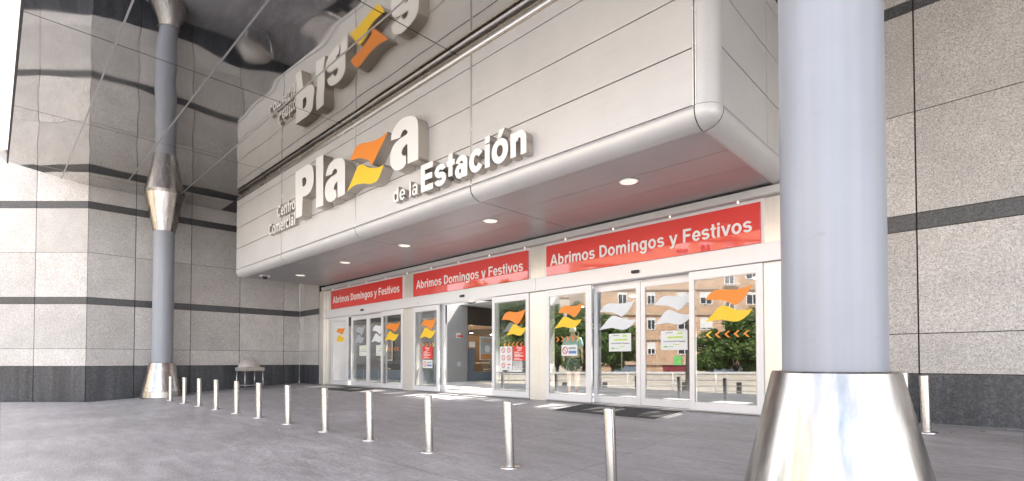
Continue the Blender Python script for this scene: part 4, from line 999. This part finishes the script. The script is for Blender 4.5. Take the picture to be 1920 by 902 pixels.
for v in mb.bm.verts:
    v.co = Vector((v.co.x*.092, -.002+v.co.y*.098+.02, 1.668+v.co.z*.105))
mb.bm.verts.ensure_lookup_table()
bmesh.ops.delete(mb.bm, geom=[v for v in mb.bm.verts if v.co.y > .075 and v.co.z < 1.70 or v.co.z < 1.60], context='VERTS')
for f in mb.bm.faces: f.smooth = True
mb.build('hair', M['hair'], pr_, world=False)
mb = MB(); mb.box(-.035, .115, 1.63, -.02, .122, 1.645); mb.box(.02, .115, 1.63, .035, .122, 1.645); mb.build('eyes', M['ink'], pr_, world=False)
for s_ in (-1, 1):     # fingers and thumb of each hand
    hx, hy, hz = (.255, .07, .86) if s_ > 0 else (-.245, .13, .88)
    vs = [((hx, hy, hz), .02)]; es = []
    for k in range(4):
        yy = hy-.028+k*.019; ln = (.052, .064, .068, .055)[k]
        i0 = len(vs); vs += [((hx, yy, hz-.03), .0095), ((hx-s_*.006, yy+.004, hz-.03-ln*.55), .0085), ((hx-s_*.02, yy+.01, hz-.03-ln), .007)]
        es += [(0, i0), (i0, i0+1), (i0+1, i0+2)]
    i0 = len(vs); vs += [((hx-s_*.012, hy+.045, hz-.01), .010), ((hx-s_*.02, hy+.06, hz-.045), .008)]; es += [(0, i0), (i0, i0+1)]
    skin_mesh('hand', vs, es, M['skin'], pr_, sub=1)

# ------------------------------------------------------------------ across the plaza (seen in the door glass)
def out(px, Z):
    """place opposite the doors: seen mirrored in the glass at photograph column px, Z metres down the line of sight"""
    L = (px-960)/957*Z; return (S*(L-Z), 16.72-S*(L+Z))
M['brick'] = None
def brick_mat():
    m, t, p = mat('orange_brown_brick')
    tc = N(t, 'ShaderNodeTexCoord'); sw = N(t, 'ShaderNodeMapping'); sw.inputs['Rotation'].default_value = (R(90), 0, 0)
    t.links.new(tc.outputs['Object'], sw.inputs[0])
    br = N(t, 'ShaderNodeTexBrick'); br.inputs['Scale'].default_value = 1; br.inputs['Brick Width'].default_value = .5; br.inputs['Row Height'].default_value = .14; br.inputs['Mortar Size'].default_value = .012
    br.inputs['Color1'].default_value = (.60, .38, .23, 1); br.inputs['Color2'].default_value = (.44, .27, .165, 1); br.inputs['Mortar'].default_value = (.60, .52, .42, 1)
    t.links.new(sw.outputs[0], br.inputs['Vector'])
    nz = N(t, 'ShaderNodeTexNoise'); nz.inputs['Scale'].default_value = .7; nz.inputs['Detail'].default_value = 8
    t.links.new(tc.outputs['Object'], nz.inputs['Vector'])
    mr = N(t, 'ShaderNodeMapRange'); mr.inputs[3].default_value = .7; mr.inputs[4].default_value = 1.3; t.links.new(nz.outputs['Fac'], mr.inputs[0])
    t.links.new(mixc(t, 1.0, br.outputs['Color'], mr.outputs[0], 'MULTIPLY'), p.inputs['Base Color']); p.inputs['Roughness'].default_value = .85
    return m
M['brick'] = brick_mat()
M['stucco'] = plain('pale_stucco', (.60, .55, .48), .8, var=.1)
M['win_frame'] = plain('white_window_frame', (.78, .78, .78), .5)
M['shutter'] = plain('white_roller_shutter', (.72, .72, .70), .6)
M['pane'] = plain('window_pane', (.03, .035, .04), .08)
M['maroon'] = plain('maroon_garage_door', (.20, .03, .04), .6); M['ledge'] = plain('concrete_ledge', (.48, .36, .26), .8)
def building(px0, Zb, width, top, label, wall, wins, floors, z0=-1.6, ledge=True, garage=True):
    x, y = out(px0, Zb); t = empty('apartment_building', (x, y, z0), R(-45), label, 'building')
    MB().box(0, -14, 0, width, 0, top-z0).build('wall', M[wall], t, world=False)
    if ledge:
        mb = MB()
        for zf in floors+[top-.2]: mb.box(-.1, -.05, zf-.45-z0, width+.1, .22, zf-.15-z0)
        mb.build('floor_ledge', M['ledge'], t, world=False)
    fr = None; cache = {}
    k = 0
    for zf in floors:
        for (u, ww, kind) in wins:
            if u+ww > width: continue
            h0, h1 = (zf+.75-z0, zf+2.15-z0) if kind != 'balc' else (zf+.0-z0, zf+2.2-z0)
            mb = MB(); f_ = .09
            mb.box(u, .002, h0, u+f_, .07, h1); mb.box(u+ww-f_, .002, h0, u+ww, .07, h1); mb.box(u+f_, .002, h0, u+ww-f_, .068, h0+f_); mb.box(u+f_, .002, h1-f_, u+ww-f_, .068, h1)
            mb.box(u+ww/2-.04, .002, h0+f_, u+ww/2+.04, .066, h1-f_)
            w_ = mb.build('window', M['win_frame'], t, world=False)
            MB().box(u+f_, .001, h0+f_, u+ww-f_, .02, h1-f_).build('pane', M['pane'], w_, world=False)
            k += 1
            sh = (.25, .55, .9, .15, .45)[k*7 % 5]
            MB().box(u+f_, .02, h1-f_-(h1-h0-2*f_)*sh, u+ww-f_, .045, h1-f_).build('shutter', M['shutter'], w_, world=False)
            if kind == 'balc':
                mb = MB(); mb.box(u-.3, .3, h0, u+ww+.3, 1.0, h0+.1); 
                for q in range(int((ww+.6)/.14)): mb.box(u-.3+q*.14, .97, h0+.1, u-.28+q*.14, .99, h0+1.0)
                mb.box(u-.3, .96, h0+1.0, u+ww+.3, 1.0, h0+1.05); mb.build('balcony', M['win_frame'], w_, world=False)
    if garage:
        for q, (u, ww) in enumerate(((3, 4), (9, 3.4), (14, 4.2), (20, 4), (26, 4.4))):
            if u+ww < width: MB().box(u, .004, .1, u+ww, .05, 2.3).build('garage_door', M['maroon' if q % 2 else 'blue_grey'], t, world=False)
    return t
FL = [1.2, 4.1, 7.0, 9.9, 12.8, 15.7]
wins = [(.6, .9, 'w'), (3.8, 1.1, 'w'), (7.2, .95, 'w'), (10.7, 1.6, 'w'), (13.5, 1.4, 'w'), (16.3, 1.2, 'balc'), (18.8, 1.5, 'w'), (21.9, 1.4, 'w'), (25.2, 1.6, 'w'), (29, 1.5, 'w'), (33, 1.6, 'balc')]
building(1095, 59, 38, 18.6, 'orange brick apartment block with white shutters seen mirrored in the right doorway', 'brick', wins, FL)
building(1050, 78, 6.0, 11.5, 'pale stucco building mirrored beside the emblem door leaf', 'stucco', [(1, 1.2, 'w'), (3.6, 1.2, 'w')], FL[:3], garage=False)
# lamp post
x, y = out(1289, 30); t = empty('lamp_post', (x, y, -.9), R(-45), 'tapered brown grey lamp post mirrored in the right doorway', 'lamp post')
M['post_brown'] = plain('brown_grey_post', (.09, .075, .065), .6)
mb = MB(); mb.prism([(-.22, 0), (.22, 0), (.13, 4.7), (-.13, 4.7)], 'y', -.1, .1); mb.build('pole', M['post_brown'], t, world=False)
MB().prism([(-.35, 4.5), (.55, 5.15), (.55, 5.3), (-.35, 4.75)], 'y', -.12, .12).build('head', M['post_brown'], t, world=False)
# plaza railing
x, y = out(1250, 31); t = empty('railing', (x, y, -.9), R(-45), 'pale metal railing with three bars along the sunlit plaza', 'railing')
mb = MB(); mb.tube((-14, 0, 1.42), (12, 0, 1.42), .045)
mb.build('handrail', M['shutter'], t, world=False)
for z in (.95, .60, .28): MB().tube((-14, 0, z), (12, 0, z), .026).build('bar', M['steel_dull'], t, world=False)
for k in range(10): MB().tube((-13.5+k*2.75, 0, 0), (-13.5+k*2.75, 0, 1.42), .045).build('post', M['shutter'], t, world=False)
# low white parapet behind it
x, y = out(1250, 34); t = empty('parapet_wall', (x, y, -.9), R(-45), 'low white wall behind the plaza railing', 'wall')
MB().box(-17, -.2, 0, 15, .0, 1.25).build('wall_face', M['stucco'], t, world=False); MB().box(-17, -.25, 1.25, 15, .05, 1.33).build('coping', M['shutter'], t, world=False)
for px, l_ in ((1060, 'dark plaza bollard mirrored beside the walking person'), (1130, 'dark plaza bollard mirrored under the green arrow sheet'), (1280, 'dark plaza bollard mirrored at the lamp post'), (1386, 'dark plaza bollard mirrored in the rightmost leaf')):
    x, y = out(px, 33); mb = MB(); mb.lathe([(.16, 0), (.16, .62), (.17, .64), (.17, .72), (.12, .76)], 0, 0, 20)
    tag(mb.build('plaza_bollard', M['black'], None, world=False), l_, 'bollard', 'dark plaza bollards').location = (x, y, -.9)
# trees
def crown_mesh(seed, rx, rz_, n):
    rnd = random.Random(seed); bm = bmesh.new()
    cl_ = []
    for _ in range(34):
        a = rnd.uniform(0, 6.28); e = math.asin(rnd.uniform(-.75, 1)); rad = rnd.uniform(.35, .95)
        cl_.append((Vector((rx*rad*math.cos(a)*math.cos(e), rx*rad*math.sin(a)*math.cos(e), rz_*rad*math.sin(e))), rnd.uniform(.35, .75)))
    for _ in range(n):
        c, r_ = rnd.choice(cl_); d_ = Vector((rnd.gauss(0, 1), rnd.gauss(0, 1), rnd.gauss(0, 1))).normalized()
        p = c+d_*r_*rnd.uniform(.6, 1.05); s_ = rnd.uniform(.07, .15)
        q = (d_+Vector((rnd.gauss(0, .5), rnd.gauss(0, .5), rnd.gauss(.3, .5)))).to_track_quat('Z', 'Y')
        sp_ = rnd.uniform(0, 3.14)
        ps = [(math.cos(sp_), math.sin(sp_)), (-math.sin(sp_)*.5, math.cos(sp_)*.5), (-math.cos(sp_), -math.sin(sp_)), (math.sin(sp_)*.5, -math.cos(sp_)*.5)]
        bm.faces.new([bm.verts.new(p+q@Vector((s_*u, s_*v, 0))) for u, v in ps])
    me = bpy.data.meshes.new('crown'); bm.to_mesh(me); bm.free(); me.materials.append(M['leaf']); return me
def tree_src(seed, x, y, z, label, rx=2.0, rz_=2.1, h=3.2):
    t = empty('tree', (x, y, z), 0, label, 'tree', 'trees across the plaza'); rnd = random.Random(seed)
    mb = MB(); mb.tube((0, 0, 0), (.05, 0, h*.55), .14, 10, .10)
    for k in range(7):
        a = k*.9; mb.tube((.05, 0, h*(.4+.02*k)), (1.1*math.cos(a), 1.1*math.sin(a), h+rnd.uniform(-.3, 1)), .06, 7, .02)
    mb.build('trunk', M['bark'], t, world=False)
    o = bpy.data.objects.new('crown', crown_mesh(seed, rx, rz_, 14000)); COL.objects.link(o); o.parent = t; o.location = (0, 0, h)
    return t
srcs = []
tl = [(1045, 40, 'tree mirrored in the emblem leaf beside the walking person', 1.0), (1095, 38, 'tree mirrored behind the walking person', 1.15), (1145, 40, 'tree mirrored behind the green arrow sheet', 1.0),
      (1335, 38, 'thin crowned tree mirrored at the left of the rightmost leaf', .85), (1378, 37, 'tree mirrored in the middle of the rightmost leaf', .9), (1425, 36, 'tallest tree mirrored at the right edge of the rightmost leaf', 1.15),
      (948, 50, 'tree mirrored behind the pictogram sheet', 1.9), (985, 52, 'tree mirrored at the right of the pictogram leaf', 1.9), (915, 54, 'tree hidden left of the pictogram leaf\'s mirror view', 2.0), (1475, 38, 'tree mirrored behind the big column', 1.2)]
for k, (px, Z, l_, sc_) in enumerate(tl):
    x, y = out(px, Z)
    if k < 3: o = tree_src(20+k, x, y, -.9, l_); srcs.append(o)
    else: o = copy_tree(srcs[k % 3]); o.location = (x, y, -.9); o['label'] = l_; o.rotation_euler = (0, 0, k*1.3)
    o.scale = (sc_, sc_, sc_)
# closing street fronts: a pale terrace to the right of the plaza, beyond the camera's back
building(1560, 66, 26, 14.0, 'pale rendered apartment block behind the camera at the far side of the street', 'stucco', wins, FL[:5])
